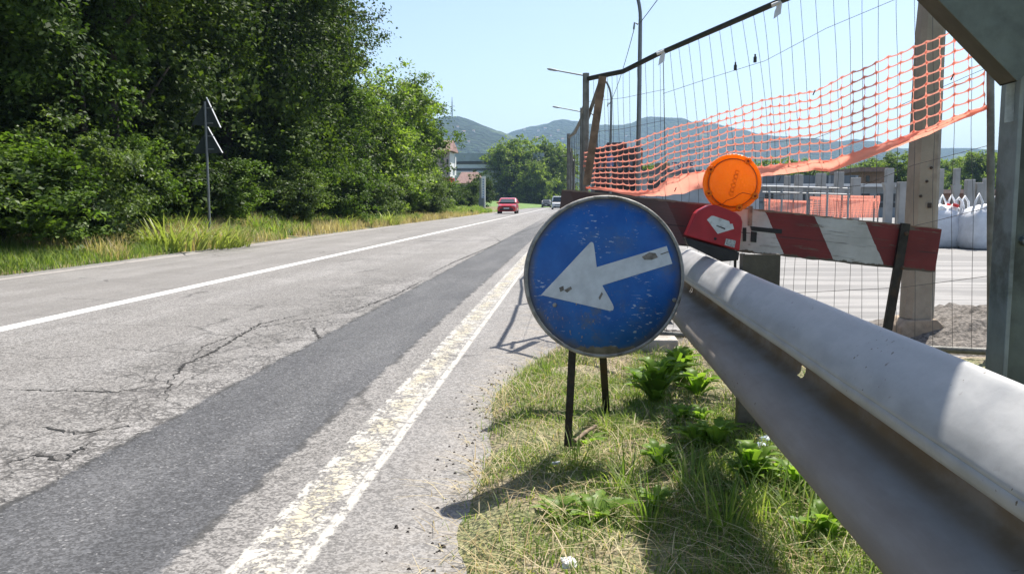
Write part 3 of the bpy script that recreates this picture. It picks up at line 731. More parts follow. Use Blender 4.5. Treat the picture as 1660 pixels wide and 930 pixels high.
for i, (px, py, sc, lb, pr) in enumerate([(1062, 660, 1.6, 'big bushy broad-leaved weed nearest the guardrail end', wA), (1098, 636, 1.4, 'leafy weed right behind the big bushy one', wA), (1215, 800, 1.0, 'bright broad-leaved weed in front of the guardrail post', wA),
        (1130, 735, .95, 'leafy weed half in the guardrail shadow', wB), (1068, 770, .9, 'leafy weed at the edge of the guardrail shadow', wB), (1290, 820, 1.0, 'sunlit upright weed close to the guardrail bottom edge', wB), (1250, 800, .7, 'weed right of the bright one in front of the guardrail post', wB),
        (1060, 832, .7, 'small sunlit weed with one raised leaf in the shadow edge', wB), (1135, 705, .7, 'leafy weed left of the guardrail post', wB), (950, 722, .9, 'flat grey-green rosette by the sign stand', wC), (965, 850, 1.1, 'flat leaf rosette among the straw', wC), (905, 845, .9, 'small flat rosette in the dry grass', wC), (1035, 628, .9, 'leafy weed just left of the bushiest one, towards the disc', wB), (1130, 655, 1.3, 'leafy weed between the bushy ones and the guardrail', wB), (1160, 742, 1.1, 'fresh weed a little left of the guardrail post', wB), (1340, 900, 1.0, 'leafy weed at the bottom under the guardrail', wB), (1105, 700, .8, 'leafy weed just below the big bushy one', wB)]):
    first = i in (0, 3, 9) ; o = pr if first else pr.copy()
    if i in (0, 3, 9): pass
    else: COL.objects.link(o)
    p = gp(px, py, .05); place(o, (p.x, p.y, vz(p.x, p.y) - .005), i * .9, sc); tag(o, lb, 'weed', G_W)
# ------------------------------------------------------------------ foreground: direction sign, board, warning light, guardrail
def local(o):
    o.matrix_parent_inverse = Matrix.Identity(4); return o
def frame_thing(name, loc, rot3, label, cat, group=None):
    t = thing(name, loc, label, cat, group); t.rotation_euler = rot3.to_euler(); return t
def basis(x, z):
    x = Vector(x).normalized(); z = (Vector(z) - x * Vector(z).dot(x)).normalized(); return Matrix((x, z.cross(x), z)).transposed()

# --- round blue sign
c = yp(981, 449, 3.20)
Fs = basis((math.cos(.17), math.sin(.17), -.03), (0.0, 0.04, 1))
sg = frame_thing('direction_sign', c, Fs, 'round blue sign with a white arrow, scratched, on a dark metal stand', 'road sign')
nrm = Fs @ Vector((0, -1, 0)); inv = Fs.transposed()
def onsign(px, py): q = inv @ (pp(px, py, c, nrm) - c); return (q.x, q.z)
rad = 0.5 * (abs(onsign(1111, 449)[0]) + abs(onsign(851, 449)[0]))
def sign_face():
    m, t, b = nodes('worn_blue_sheeting'); k = NB(t); co = k.coord(); s = k.sep(co)
    c_ = k.mix(k.ramp(k.noise(co, 7, 5, 0.65), .3, .7), (0.010, 0.090, 0.33), (0.020, 0.135, 0.43))
    smudge = k.math('MULTIPLY', k.ramp(k.noise(k.mapping(co, loc=(4, 2, 9)), 11, 7, .75), .49, .64), k.ramp(k.noise(co, 3.2, 3), .40, .62))
    c_ = k.mix(k.math('MULTIPLY', smudge, .6), c_, (0.12, 0.13, 0.14))
    scr = k.noise(k.mapping(co, scale=(1.0, 1, 3.2), rot=(0, .55, 0)), 34, 3, .6)
    c_ = k.mix(k.math('MULTIPLY', k.ramp(scr, .595, .65), k.ramp(k.noise(k.mapping(co, loc=(1, 1, 5)), 5, 3), .47, .6)), c_, (0.42, 0.48, 0.55))
    chips = k.noise(k.mapping(co, scale=(2.2, 1, 1), rot=(0, -.7, 0), loc=(3, 0, 3)), 45, 2, .5)
    c_ = k.mix(k.math('MULTIPLY', k.ramp(chips, .625, .66), k.ramp(k.noise(co, 4.2, 3), .52, .66)), c_, (0.30, 0.25, 0.19))
    rr = k.math('SQRT', k.math('ADD', k.math('POWER', s[0], 2.0), k.math('POWER', s[2], 2.0)))
    edge_ = k.ramp(k.math('ADD', rr, k.math('MULTIPLY_ADD', k.noise(co, 13, 5, .7), .06, -.03)), rad * .84, rad * .97)
    c_ = k.mix(k.math('MULTIPLY', edge_, .75), c_, (0.17, 0.155, 0.13))
    bot = k.ramp(k.math('ADD', s[2], k.math('MULTIPLY_ADD', k.noise(co, 11, 5, .6), .09, -.045)), -rad * .855, -rad * .875)
    c_ = k.mix(bot, c_, k.mix(k.ramp(k.noise(co, 30, 4), .35, .65), (0.17, 0.155, 0.13), (0.27, 0.25, 0.21)))
    k.put(b.inputs['Base Color'], c_); b.inputs['Roughness'].default_value = .42; b.inputs['Specular IOR Level'].default_value = .4
    k.put(b.inputs['Normal'], k.bump(k.noise(co, 9, 4, .6), .25, .015)); return m
m = MB().lathe([(0.0005, -.0008), (rad * .5, -.0012), (rad * .955, 0), (rad * .955, .003), (.0005, .003)], n=72)
local(m.build('face_plate', sign_face(), sg))
rim_m = plain('grey_worn_metal', (0.27, 0.255, 0.23), .6, .2, .35, 14, .3, 60, dirt=(0.07, 0.055, 0.04), dirt_scale=12)
m = MB().lathe([(rad * .957, -.004), (rad * .975, -.007), (rad * .994, -.004), (rad, .002), (rad, .022), (rad * .985, .022), (rad * .98, .004), (rad * .957, .0035), (rad * .957, -.004)], n=72)
local(m.build('rim', rim_m, sg))
arrow_px = [(876.8, 477.8), (955, 394.5), (958, 392), (961, 393), (962.5, 397), (967, 433), (1080.4, 398.7), (1089.4, 427.2), (976, 462.3), (993, 493), (994.6, 498), (993.5, 502.5), (988, 503.5)]
arrow_m = plain('worn_white_sheeting', (0.60, 0.605, 0.61), .5, 0, .10, 18, .1, 40, dirt=(0.30, 0.26, 0.20), dirt_scale=13, dirt_lo=.66, dirt_hi=.76)
local(MB().prism([onsign(*p) for p in arrow_px], -.0042, -.0018).build('arrow', arrow_m, sg))
# worn grey streaks on the arrow shaft
wear_m = plain('bare_patch', (0.20, 0.17, 0.14), .7, 0, .4, 40)
for poly in ([(1040, 416), (1052, 409), (1062, 410), (1066, 417), (1056, 421), (1044, 421)], [(1070, 411.6), (1083, 407), (1083.5, 408.5), (1070.5, 413)], [(906, 466), (913, 463), (914, 470), (908, 473)], [(914, 470), (925, 464), (927, 468), (919, 474)], [(970, 482), (975, 473), (977, 476), (972, 486)]):
    local(MB().prism([onsign(*p) for p in poly], -.0052, -.0044).build('scuff', wear_m, sg))
# bolts and stand
iron = plain('dark_painted_iron', (0.028, 0.024, 0.021), .55, .3, .4, 18, .3, 70, dirt=(0.075, 0.045, 0.028), dirt_scale=9)
rust = plain('rusty_iron', (0.10, 0.06, 0.04), .8, .3, .4, 18, .4, 70)
for px, py in ((1093, 486), (899, 494)):
    q = onsign(px, py); local(MB().lathe([(.0006, -.006), (.006, -.0055), (.0085, -.003), (.0085, -.0012)], Matrix.Translation((q[0], 0, q[1])), 12).build('bolt', rim_m, sg))
f0 = gp(919, 733, .05); f1 = gp(984, 668, .05)
tp0 = pp(934, 480, c + Fs @ Vector((0, .03, 0)), nrm); tp1 = pp(968, 470, c + Fs @ Vector((0, .06, 0)), nrm)
MB().bar(tp0 + Vector((0, .012, .1)), f0 - Vector((0, 0, .04)), .030, .012, up=(0, 1, 0)).build('leg', iron, sg)
MB().bar(tp1 + Vector((0, .02, .1)), f1 - Vector((0, 0, .04)), .032, .012, up=(0, 1, 0)).build('leg', iron, sg)
MB().bar(tp0 + Vector((-.05, .03, .12)), tp1 + Vector((.05, .0, .12)), .03, .012).build('cross_bar', iron, sg)

# --- red and white barrier board
YB = 4.30
TL, TR, BR = yp(911, 306, YB), yp(1525, 370, YB), yp(1517, 442, YB)
BL_ = (TR - TL); Lb = BL_.length; Fb = basis(BL_, (0, 0, 1)); Hb = abs((Fb.transposed() @ (TR - BR)).z)
bd = frame_thing('barrier_board', TL, Fb, 'long red and white striped wooden barrier board above the guardrail end', 'barrier')
def board_material():
    m, t, b = nodes('striped_board'); k = NB(t); co = k.coord(); s = k.sep(co)
    q = k.math('DIVIDE', k.math('ADD', s[0], k.math('MULTIPLY', s[2], .60)), Lb)
    q = k.math('ADD', q, k.math('MULTIPLY_ADD', k.noise(co, 40, 4), .006, -.003))
    fr = k.math('FRACT', k.math('DIVIDE', k.math('SUBTRACT', q, .147 - .261 * 4), .261))
    white = k.math('MULTIPLY', k.math('LESS_THAN', fr, .506), k.math('LESS_THAN', q, .89)); white = k.math('MULTIPLY', white, k.ramp(q, .28, .40, .22, 1.0))
    grain = k.noise(k.mapping(co, scale=(.10, 1, 1.6)), 60, 4, .65)
    red = k.mix(k.ramp(k.noise(co, 5, 5, .6), .3, .7), (0.125, 0.016, 0.017), (0.19, 0.024, 0.024))
    wht = k.mix(k.ramp(k.noise(co, 6, 5, .6), .3, .7), (0.40, 0.38, 0.36), (0.56, 0.54, 0.52))
    c_ = k.mix(white, red, wht)
    c_ = k.mix(k.math('MULTIPLY', k.ramp(grain, .56, .74), .55), c_, (0.09, 0.07, 0.055))
    c_ = k.mix(k.ramp(k.noise(k.mapping(co, scale=(.25, 1, 2)), 13, 6, .7), .60, .66), c_, (0.13, 0.10, 0.075))
    low = k.ramp(k.math('ADD', s[2], k.math('MULTIPLY_ADD', k.noise(k.mapping(co, scale=(1, 1, .2)), 16, 5, .7), .05, -.025)), -Hb * .93, -Hb * .97)
    c_ = k.mix(low, c_, (0.09, 0.07, 0.05))
    lf = k.math('MULTIPLY', k.ramp(s[0], Lb * .46, Lb * .22), k.ramp(k.noise(k.mapping(co, scale=(.4, 1, 1)), 9, 5, .65), .2, .5, .45, .85))
    c_ = k.mix(lf, c_, (0.075, 0.048, 0.038))
    hi = k.ramp(k.math('ADD', s[2], k.math('MULTIPLY_ADD', k.noise(co, 20, 4), .02, -.01)), -.010, -.004)
    c_ = k.mix(hi, c_, (0.22, 0.15, 0.11))
    g_ = k.math('ABSOLUTE', k.math('ADD', s[2], Hb * .56)); seam = k.math('MULTIPLY', k.ramp(g_, .004, .001), k.ramp(k.noise(k.mapping(co, scale=(1, 0, 0)), 3, 3), .45, .55))
    c_ = k.mix(k.math('MULTIPLY', seam, .8), c_, (0.03, 0.02, 0.02))
    k.put(b.inputs['Base Color'], c_); b.inputs['Roughness'].default_value = .7
    k.put(b.inputs['Normal'], k.bump(grain, .35, .006)); return m
rnd = random.Random(4); n = 60; top = [(Lb * i / n, rnd.uniform(-.0018, .0018) - .004 * (i in (0, n))) for i in range(n + 1)]
bot = [(Lb * i / n, -Hb + rnd.uniform(-.002, .002) + .003 * (i in (0, n))) for i in range(n, -1, -1)]
local(MB().prism(top + bot, -.014, .014).build('plank', board_material(), bd))
def onboard(px, py): q = Fb.transposed() @ (yp(px, py, YB - .014) - TL); return (q.x, q.z)
tape = plain('black_tape', (0.02, 0.02, 0.022), .6, 0, .3)
for poly in ([(1204, 369), (1210, 369), (1209.5, 391), (1204, 391)], [(1217.5, 375), (1227, 376), (1226, 393), (1216.5, 392)], [(1216, 366.5), (1268, 372), (1267, 379), (1218, 374)]):
    local(MB().prism([onboard(*p) for p in poly], -.0165, -.0145).build('tape_mark', tape, bd))
strap = plain('stained_strip', (0.28, 0.21, 0.17), .8, 0, .4, 30)
local(MB().prism([onboard(*p) for p in [(1213, 334), (1220, 334), (1219, 366), (1212, 366)]], -.0175, -.0146).build('stained_strip', strap, bd))
la, lb_ = onboard(1466, 362), onboard(1447, 556)
MBl = MB().bar((la[0], -.028, la[1]), (lb_[0] - .05, -.028, lb_[1] - .50), .042, .022, up=(0, 1, 0))
local(MBl.build('leg', iron, bd))
for px, py in ((1466, 378), (1460, 433)):
    q = onboard(px, py); local(MB().lathe([(.0006, -.047), (.010, -.045), (.0115, -.039)], Matrix.Translation((q[0], 0, q[1])), 8).build('bolt', rust, bd))

# --- flashing warning light
YL = 4.19
cl = yp(1186.5, 296.5, YL); rl = 45.3 * YL / FPX
tilt = R(14)
Fl = Matrix.Rotation(tilt, 3, 'Y')
wl = frame_thing('warning_light', cl, Fl, 'orange roadwork warning light on a red battery case, hung on the barrier board', 'warning light')
def lens_material():
    m, t, b = nodes('orange_lens'); k = NB(t); co = k.coord()
    c_ = k.mix(k.ramp(k.noise(co, 20, 4), .3, .7), (0.93, 0.27, 0.012), (0.98, 0.34, 0.02))
    k.put(b.inputs['Base Color'], c_); b.inputs['Roughness'].default_value = .28
    h = k.math('ADD', k.voro(k.mapping(co, scale=(1, .2, 1)), 70, 'F1', 0, .35), 0.0)
    k.put(b.inputs['Normal'], k.bump(h, .6, .007))
    tr = k.n('ShaderNodeBsdfTranslucent'); tr.inputs[0].default_value = (1.0, .42, .03, 1)
    mx = k.n('ShaderNodeMixShader'); mx.inputs[0].default_value = .52
    t.links.new(b.outputs[0], mx.inputs[1]); t.links.new(tr.outputs[0], mx.inputs[2]); t.links.new(mx.outputs[0], t.nodes['Material Output'].inputs[0]); return m
lens_m = lens_material()
local(MB().lathe([(.0006, -.040), (rl * .4, -.038), (rl * .74, -.030), (rl * .80, -.024), (rl * .81, -.012), (rl * .86, -.012)], n=56).build('lens', lens_m, wl))
local(MB().lathe([(.0006, .040), (rl * .4, .038), (rl * .74, .030), (rl * .80, .024), (rl * .86, .012)], n=56).build('lens', lens_m, wl))
local(MB().lathe([(rl * .805, -.0245), (rl * .845, -.0245), (rl * .85, -.012)], n=56).build('groove', plain('groove_shade_orange', (0.50, 0.10, 0.01), .5, 0, .1), wl))  # darker ring, colour stands in for the shade between lens and rim
local(MB().lathe([(rl * .86, -.014), (rl * .885, -.020), (rl * .93, -.023), (rl * .985, -.020), (rl, -.012), (rl, .012), (rl * .97, .018), (rl * .86, .014)], n=56).build('rim', lens_m, wl))
for a in (70, 163, 218, 300, 343):
    a = R(a); p = (math.cos(a) * rl * .90, 0, math.sin(a) * rl * .90)
    lug = local(MB().lathe([(.0006, -.026), (.006, -.026), (.007, -.031), (.015, -.031), (.018, -.024), (.018, -.008)], Matrix.Translation(p), 16).build('lug', lens_m, wl))
    sc_m = plain('dark_orange_recess', (0.35, 0.05, 0.01), .6) if 'dark_orange_recess' not in bpy.data.materials else bpy.data.materials['dark_orange_recess']
    s_ = MB().lathe([(.0006, -.0285), (.0055, -.0285), (.0058, -.0262)], Matrix.Translation(p), 10).build('screw', sc_m, lug); local(s_)
# raised column of illegible moulded letters
for i, z in enumerate((.052, .032, .011, -.012, -.034, -.052)):
    w = .011 if i % 2 else .009
    local(MB().tube([(w * math.cos(t_) + .004, -.0405 + abs(z) * .06, z + .009 * math.sin(t_)) for t_ in np.linspace(0.4, 6.0, 12)], .0021, 5).build('moulded_letter', lens_m, wl))
dk = bpy.data.materials['dark_orange_recess']
def onlamp(px, py, y): q = Fl.transposed() @ (yp(px, py, YL + y) - cl); return Vector((q.x, y, q.z))
local(MB().tube([onlamp(px, py, -.041 + .02 * (i in (0, 1, 7, 8))) for i, (px, py) in enumerate([(1158, 333), (1170, 332), (1178, 325), (1190, 321), (1198, 315), (1204, 312.5), (1212, 314), (1220, 316), (1227, 317)])], .0016, 5).build('crack', dk, wl))
red_m = plain('red_plastic', (0.40, 0.022, 0.032), .42, 0, .15, 9, .1, 40)
wd_y = .0
case_px = [(1112, 382), (1128, 346), (1133, 341), (1149, 333), (1160, 332), (1194, 345), (1201, 351), (1204, 360), (1199, 407)]
def lamp_poly(pxs, y): return [(lambda q: (q.x, q.z))(onlamp(px, py, y)) for px, py in pxs]
case = local(MB().prism(lamp_poly(case_px, -.05), -.05, .06).build('battery_case', red_m, wl, bevel=.006))
base_m = plain('black_plastic', (0.028, 0.025, 0.024), .55, 0, .3, 14)
local(MB().prism(lamp_poly([(1110, 385), (1199, 409), (1197, 422), (1170, 424), (1116, 398)], -.046), -.046, .055).build('case_foot', base_m, wl, bevel=.004))
stick_m = plain('grubby_white_sticker', (0.62, 0.62, 0.60), .6, 0, .12, 30, dirt=(.35, .32, .28), dirt_scale=22)
local(MB().prism(lamp_poly([(1146, 356), (1153, 350), (1157, 350), (1182, 358.5), (1183.5, 363), (1187.5, 362.5), (1190, 371), (1163.5, 379)], -.0505), -.0516, -.0502).build('white_sticker', stick_m, case))
local(MB().prism(lamp_poly([(1161, 366), (1162, 365), (1176, 370), (1175, 372)], -.052), -.0526, -.0517).build('black_dash', tape, case))
local(MB().prism(lamp_poly([(1177, 386.5), (1193, 390), (1190.5, 401.5), (1174.5, 397)], -.0505), -.0516, -.0502).build('small_label', plain('grey_printed_label', (0.38, 0.38, 0.36), .6, 0, .5, 160), case))
q = onlamp(1159.5, 387, -.05); local(MB().lathe([(.0006, -.003), (.006, -.0025), (.0075, .001)], Matrix.Translation((q.x, -.05, q.z)), 12).build('knob', tape, case))
MB().bar(yp(1192, 410, YL), yp(1191, 470, YL), .012, .01).build('hanger', iron, wl)

# --- guardrail
prof = [(.690, .752), (.682, .772), (.665, .775), (.640, .757), (.612, .733), (.590, .708), (.577, .684), (.5745, .675), (.5765, .672), (.5735, .668), (.573, .660), (.578, .648), (.598, .636), (.630, .626), (.650, .616), (.655, .600), (.655, .575), (.648, .560), (.622, .548), (.580, .536), (.545, .522), (.522, .505), (.511, .487), (.508, .468), (.512, .450), (.523, .437), (.538, .432)]
def catmull(P, k):
    out = []
    for i in range(len(P) - 1):
        p0, p1, p2, p3 = P[max(i - 1, 0)], P[i], P[i + 1], P[min(i + 2, len(P) - 1)]
        for j in range(k):
            t = j / k; out.append(tuple(.5 * (2 * p1[a] + (p2[a] - p0[a]) * t + (2 * p0[a] - 5 * p1[a] + 4 * p2[a] - p3[a]) * t * t + (3 * p1[a] - p0[a] - 3 * p2[a] + p3[a]) * t ** 3) for a in (0, 1)))
    return out + [P[-1]]
pf = catmull(prof, 4); iv = [i for i, p in enumerate(pf) if .556 < p[1] < .592 and p[0] > .635]
hole = xp(1303, 600, .655).y; hole2 = xp(1123, 482, .655).y
ysr = sorted(set([round(y, 4) for y in list(np.arange(-1.5, 4.95, .12)) + [4.95, hole - .026, hole + .026, hole2 - .012, hole2 + .012, hole2 + .04, hole2 + .064]]))
gv, gf = [], []
for y in ysr:
    for (x, z) in pf:
        dent = .003 * noise.noise((x * 9, y * 1.6, z * 9)) + .0012 * noise.noise((x * 20, y * 5, z * 20)); gv.append((x + dent, y, z + dent * .6))
K = len(pf)
for j in range(len(ysr) - 1):
    ym = (ysr[j] + ysr[j + 1]) / 2; hl = abs(ym - hole) < .025 or abs(ym - hole2) < .011 or abs(ym - hole2 - .052) < .011
    for i in range(K - 1):
        if hl and i in iv[:-1]: continue
        gf.append((j * K + i, (j + 1) * K + i, (j + 1) * K + i + 1, j * K + i + 1))
def rail_material():
    m, t, b = nodes('galvanised_rail'); k = NB(t); co = k.coord(); s = k.sep(co)
    st = k.noise(k.mapping(co, scale=(3, 1.2, 3)), 7, 5, .6)
    c_ = k.mix(k.ramp(st, .3, .7), (0.33, 0.328, 0.322), (0.41, 0.406, 0.398))
    c_ = k.mix(k.ramp(k.noise(co, 55, 4, .7), .5, .75, 0, .22), c_, (0.30, 0.285, 0.265))
    # road dirt caught in the valley of the profile
    dz = k.math('ABSOLUTE', k.math('SUBTRACT', s[2], .575)); val = k.math('MULTIPLY', k.ramp(dz, .065, .02), k.ramp(s[0], .585, .63))
    val = k.math('MULTIPLY', val, k.ramp(k.noise(k.mapping(co, scale=(1, .5, 1)), 8, 5, .65), .2, .6, .55, 1.0))
    c_ = k.mix(val, c_, (0.215, 0.155, 0.098))
    dirt_shade = k.math('MULTIPLY', k.ramp(k.math('ADD', s[2], k.math('MULTIPLY_ADD', k.noise(k.mapping(co, scale=(1, .4, 1)), 5, 4), .05, -.025)), .575, .52), k.ramp(k.noise(k.mapping(co, scale=(4, .4, 4)), 7, 5, .65), .2, .6, .82, 1.0))
    c_ = k.mix(dirt_shade, c_, k.mix(k.ramp(k.noise(k.mapping(co, scale=(2, .8, 2)), 5, 6, .6), .35, .65), (0.245, 0.212, 0.185), (0.275, 0.243, 0.213)))  # lower lobe: dust brown, deepened so its shade sits in the colour
    specks = k.noise(k.mapping(co, scale=(1, 1, 1)), 70, 2, .5); c_ = k.mix(k.math('MULTIPLY', k.ramp(specks, .70, .73), k.ramp(k.noise(co, 3, 2), .5, .6)), c_, (0.12, 0.09, 0.06))
    k.put(b.inputs['Base Color'], c_); b.inputs['Metallic'].default_value = .15
    dm = k.math('MAXIMUM', dirt_shade, val); k.put(b.inputs['Roughness'], k.math('MULTIPLY_ADD', dm, .3, k.ramp(st, .3, .7, .5, .66))); k.put(b.inputs['Specular IOR Level'], k.math('MULTIPLY_ADD', dm, -.3, .35))
    k.put(b.inputs['Normal'], k.bump(k.noise(co, 40, 4, .6), .05, .008)); return m
rail_m = rail_material()
gr = thing('guardrail', (.66, 2, 0), 'galvanised steel guardrail running along the verge, dusty in its groove', 'guardrail')
me = bpy.data.meshes.new('rail_beam'); me.from_pydata(gv, [], gf); me.materials.append(rail_m); me.polygons.foreach_set('use_smooth', [True] * len(gf)); me.update()
o = link('rail_beam', me, gr); md = o.modifiers.new('thickness', 'SOLIDIFY'); md.thickness = .003; md.offset = 1
post_m = plain('dusty_galvanised_post', (0.12, 0.10, 0.075), .7, .15, .25, 9, .2, 50)
def rail_post(y, ztop):
    m = MB(); x0, x1, d = .694, .845, .07
    pl = [(x0, y), (x1, y), (x1, y + d), (x1 - .02, y + d), (x1 - .02, y + d - .005), (x1 - .005, y + d - .005), (x1 - .005, y + .005), (x0 + .005, y + .005), (x0 + .005, y + d - .005), (x0 + .02, y + d - .005), (x0 + .02, y + d), (x0, y + d)]
    n = len(pl); m.add([(x, yy, -.3) for x, yy in pl] + [(x, yy, ztop) for x, yy in pl], [tuple(range(n)), tuple(range(2 * n - 1, n - 1, -1))] + [(i, (i + 1) % n, (i + 1) % n + n, i + n) for i in range(n)])
    p = m.build('post', post_m, gr)
    MB().box((.675, y + .03, .60), (.030, .05, .07)).build('spacer', post_m, gr)
rail_post(3.47, .838); rail_post(1.62, .66); rail_post(-.6, .66)

# --- steel post with slanted panel close on the right
steel = plain('grey_green_steel', (0.115, 0.13, 0.11), .6, .05, .28, 6, .2, 30, dirt=(0.05, 0.055, 0.045), dirt_scale=3)
steel_l = plain('weathered_galvanised', (0.23, 0.25, 0.24), .5, .1, .2, 8, .15, 40, dirt=(0.09, 0.095, 0.08), dirt_scale=5)
yp0 = 2.24
bx = yp(1641, 350, yp0).x
sp = thing('sign_post', (bx + .09, yp0 + .1, 0), 'thick grey-green steel post close to the guardrail, carrying the back of a slanted panel', 'sign post')
m = MB()
m.box((bx + .006, yp0 + .048, 1.0), (.012, .096, 2.5)).box((bx + .194, yp0 + .048, 1.0), (.012, .096, 2.5)); m.build('flanges', steel_l, sp, bevel=.002)
MB().box((bx + .10, yp0 + .030, 1.0), (.175, .010, 2.5)).build('web', steel, sp)
m = MB()
for zz in (.95,): m.lathe([(.0006, -.012), (.011, -.012), (.013, -.002), (.013, .004)], Matrix.Translation((bx + .045, yp0 + .022, zz)), 6, sm=False)
m.build('bolt', steel_l, sp)
lab = [yp(px, py, yp0 + .022) for px, py in ((1632, 128), (1646, 127), (1643, 197), (1628, 199))]
MB().prism([(p.x, p.z) for p in lab], yp0 + .0215, yp0 + .0235).build('paper_label', plain('faded_paper_label', (0.40, 0.42, 0.42), .8, 0, .2, 40), sp)
# the panel: a square set on its corner, its folded rim towards the road
yf = 2.15; cb = yp(1650, 132, yf); hd = .43
m = MB(); D = [(cb.x, cb.z), (cb.x - hd, cb.z + hd), (cb.x, cb.z + 2 * hd), (cb.x + hd, cb.z + hd)]
m.prism(D, yf, yf + .004); m.build('panel_back', steel, sp)
fold = MB(); dd = [(cb.x + (x - cb.x) * 1.0, z) for x, z in D]
for a, b_ in zip(D, D[1:] + D[:1]):
    d_ = Vector((b_[0] - a[0], b_[1] - a[1])).normalized(); n_ = Vector((-d_.y, d_.x)) * .004; cc = Vector((cb.x, cb.z + hd)); mid = (Vector(a) + Vector(b_)) / 2
    if n_.dot(cc - mid) < 0: n_ = -n_
    fold.prism([a, b_, tuple(Vector(b_) + n_), tuple(Vector(a) + n_)], yf + .0045, yf + .085)
fold.build('panel_rim', plain('brown_grey_rim', (0.085, 0.075, 0.058), .6, .2, .25, 9), sp)
MB().box((bx + .10, (2.345 + 4.12) / 2, 2.75), (.012, 4.12 - 2.345, 1.02)).build('shade_panel', steel, sp)  # added panel above the view, sized to shade the rail and verge
# ------------------------------------------------------------------ site fence, orange net, pole
fence_m = plain('grey_fence_tube', (0.19, 0.185, 0.165), .55, .4, .3, 12, .2, 50)
top_m = plain('dark_fence_tube', (0.035, 0.038, 0.030), .5, .3, .3, 12)
wire_m = plain('dull_wire', (0.075, 0.072, 0.068), .5, .4, .25, 12)
wood = plain('weathered_plank', (0.19, 0.135, 0.09), .85, 0, .35, 14, .5, 40)
B0, B1 = gp(1080, 541, .07), gp(1606, 570, .27)
T0 = yp(1076, 84, B0.y - .06)
Nf = (B1 - B0).cross(T0 - B0).normalized()
if Nf.y > 0: Nf = -Nf
def onf(px, py, off=0.0): return pp(px, py, B0 + Nf * off, Nf)
def wave(a, b, n, amp, seed):
    rnd = random.Random(seed); ph = [rnd.uniform(0, 6.28) for _ in range(3)]
    return [(a[0] + (b[0] - a[0]) * t + amp * (math.sin(t * 3.1 + ph[0]) * .5 + .6 * math.sin(t * 9 + ph[1]) + .3 * math.sin(t * 21 + ph[2])) * math.sin(math.pi * min(1, t * 1.02)), a[1] + (b[1] - a[1]) * t) for t in np.linspace(0, 1, n)]
def topy(x): return 84 - (x - 1076) * .432 if x < 1265 else 2 - (x - 1265) * .40
f2 = thing('site_fence_panel', (B0 + B1) / 2, 'leaning wire fence panel behind the barrier board, its top tube rising', 'fence', 'wire mesh site fence panels')
MB().tube([onf(x, topy(x)) for x in (1074, 1130, 1190, 1265, 1400, 1604)], .020, 8).build('top_tube', top_m, f2)
MB().tube([B0, B0.lerp(B1, .5) + Vector((0, 0, -.01)), B1], .019, 8).build('bottom_tube', fence_m, f2)
MB().tube([onf(1604, topy(1604)), onf(1606, 200), B1], .019, 8).build('end_tube', fence_m, f2)
MB().tube([B0, onf(1079, 300), onf(1075, topy(1075))], .003, 6).build('end_tube', wire_m, f2)
wm = MB(); tops = [1086, 1100, 1116, 1132, 1149, 1166, 1184, 1203, 1221, 1237, 1258, 1277, 1297, 1321, 1350, 1374, 1397, 1424, 1453, 1483, 1512, 1544, 1575]
for i, x in enumerate(tops):
    lean = 22 * max(0, min(1, (1420 - x) / 200)) * (1 if x > 1150 else .7)
    yb = 541 + (x - 1080) * .055; p = wave((x, topy(x)), (x + (4 if x < 1300 else 0), yb), 22, 3.0, i)
    p = [(a + lean * math.sin(math.pi * min(1, max(0, (b - topy(x)) / (yb - topy(x))))), b) for a, b in p]
    wm.tube([onf(*q) for q in p], .0014, 4, caps=False)
for i, pts in enumerate([[(1075, 152), (1150, 127), (1240, 99), (1340, 46), (1450, 0), (1600, -60)], [(1080, 250), (1200, 235), (1320, 225), (1450, 175), (1600, 110)], [(1080, 345), (1250, 318), (1400, 300), (1480, 268), (1606, 235)], [(1080, 430), (1250, 405), (1400, 385), (1521, 357), (1606, 335)], [(1080, 500), (1280, 475), (1460, 466), (1606, 447)]]):
    wm.tube([onf(*q, -.004) for q in pts], .0015, 4, caps=False)
wm.build('wire_mesh', wire_m, f2, fix=False)
clip_m = plain('dark_clip', (0.03, 0.03, 0.035), .5)
for px, py in ((1192, 110), (1224, 97)):
    p = onf(px, py, .006); MB().box(p, (.018, .016, .035)).box(p + Vector((0, 0, .026)), (.009, .012, .018)).build('clip', clip_m, f2)
tie_m = plain('white_rag', (0.66, 0.64, 0.62), .8, 0, .1)
for px, py in ((1074, 84), (1262, 5)):
    p = onf(px, py, .02); MB().add([p, p + Vector((.02, -.01, .01)), p + Vector((.012, -.02, -.07)), p + Vector((-.03, -.01, -.10)), p + Vector((-.022, 0, -.05))], [(0, 1, 2), (0, 2, 4), (4, 2, 3)]).tube([p + Vector((-.04, 0, -.015)), p, p + Vector((.045, 0, .025))], .012, 6).build('rag_tie', tie_m, f2)
# panel from the first post to the joint
P0 = Vector((yp(950, 300, 7.0).x, 7.0, 0.0)); Pt = yp(950, 119, 7.0)
f1 = thing('site_fence_panel', P0, 'wire fence panel beside the first grey post, a slanted plank leaning on it', 'fence', 'wire mesh site fence panels')
MB().tube([P0 - Vector((0, 0, .2)), Pt], .028, 10).build('post', fence_m, f1)
N1 = (B0 - P0).cross(Vector((0, 0, 1))).normalized(); N1 = N1 if N1.y < 0 else -N1
on1 = lambda px, py, off=0.0: pp(px, py, P0 + N1 * off, N1)
def topy1(x): return 127 - (x - 955) * .20 if x < 1010 else 116 - (x - 1010) * .50
MB().tube([on1(952, 128), on1(980, 122), on1(1010, 116), on1(1040, 101), on1(1072, 85)], .020, 8).build('top_tube', top_m, f1)
MB().tube([P0 + Vector((0, 0, .08)), B0], .019, 8).build('bottom_tube', fence_m, f1)
wm = MB()
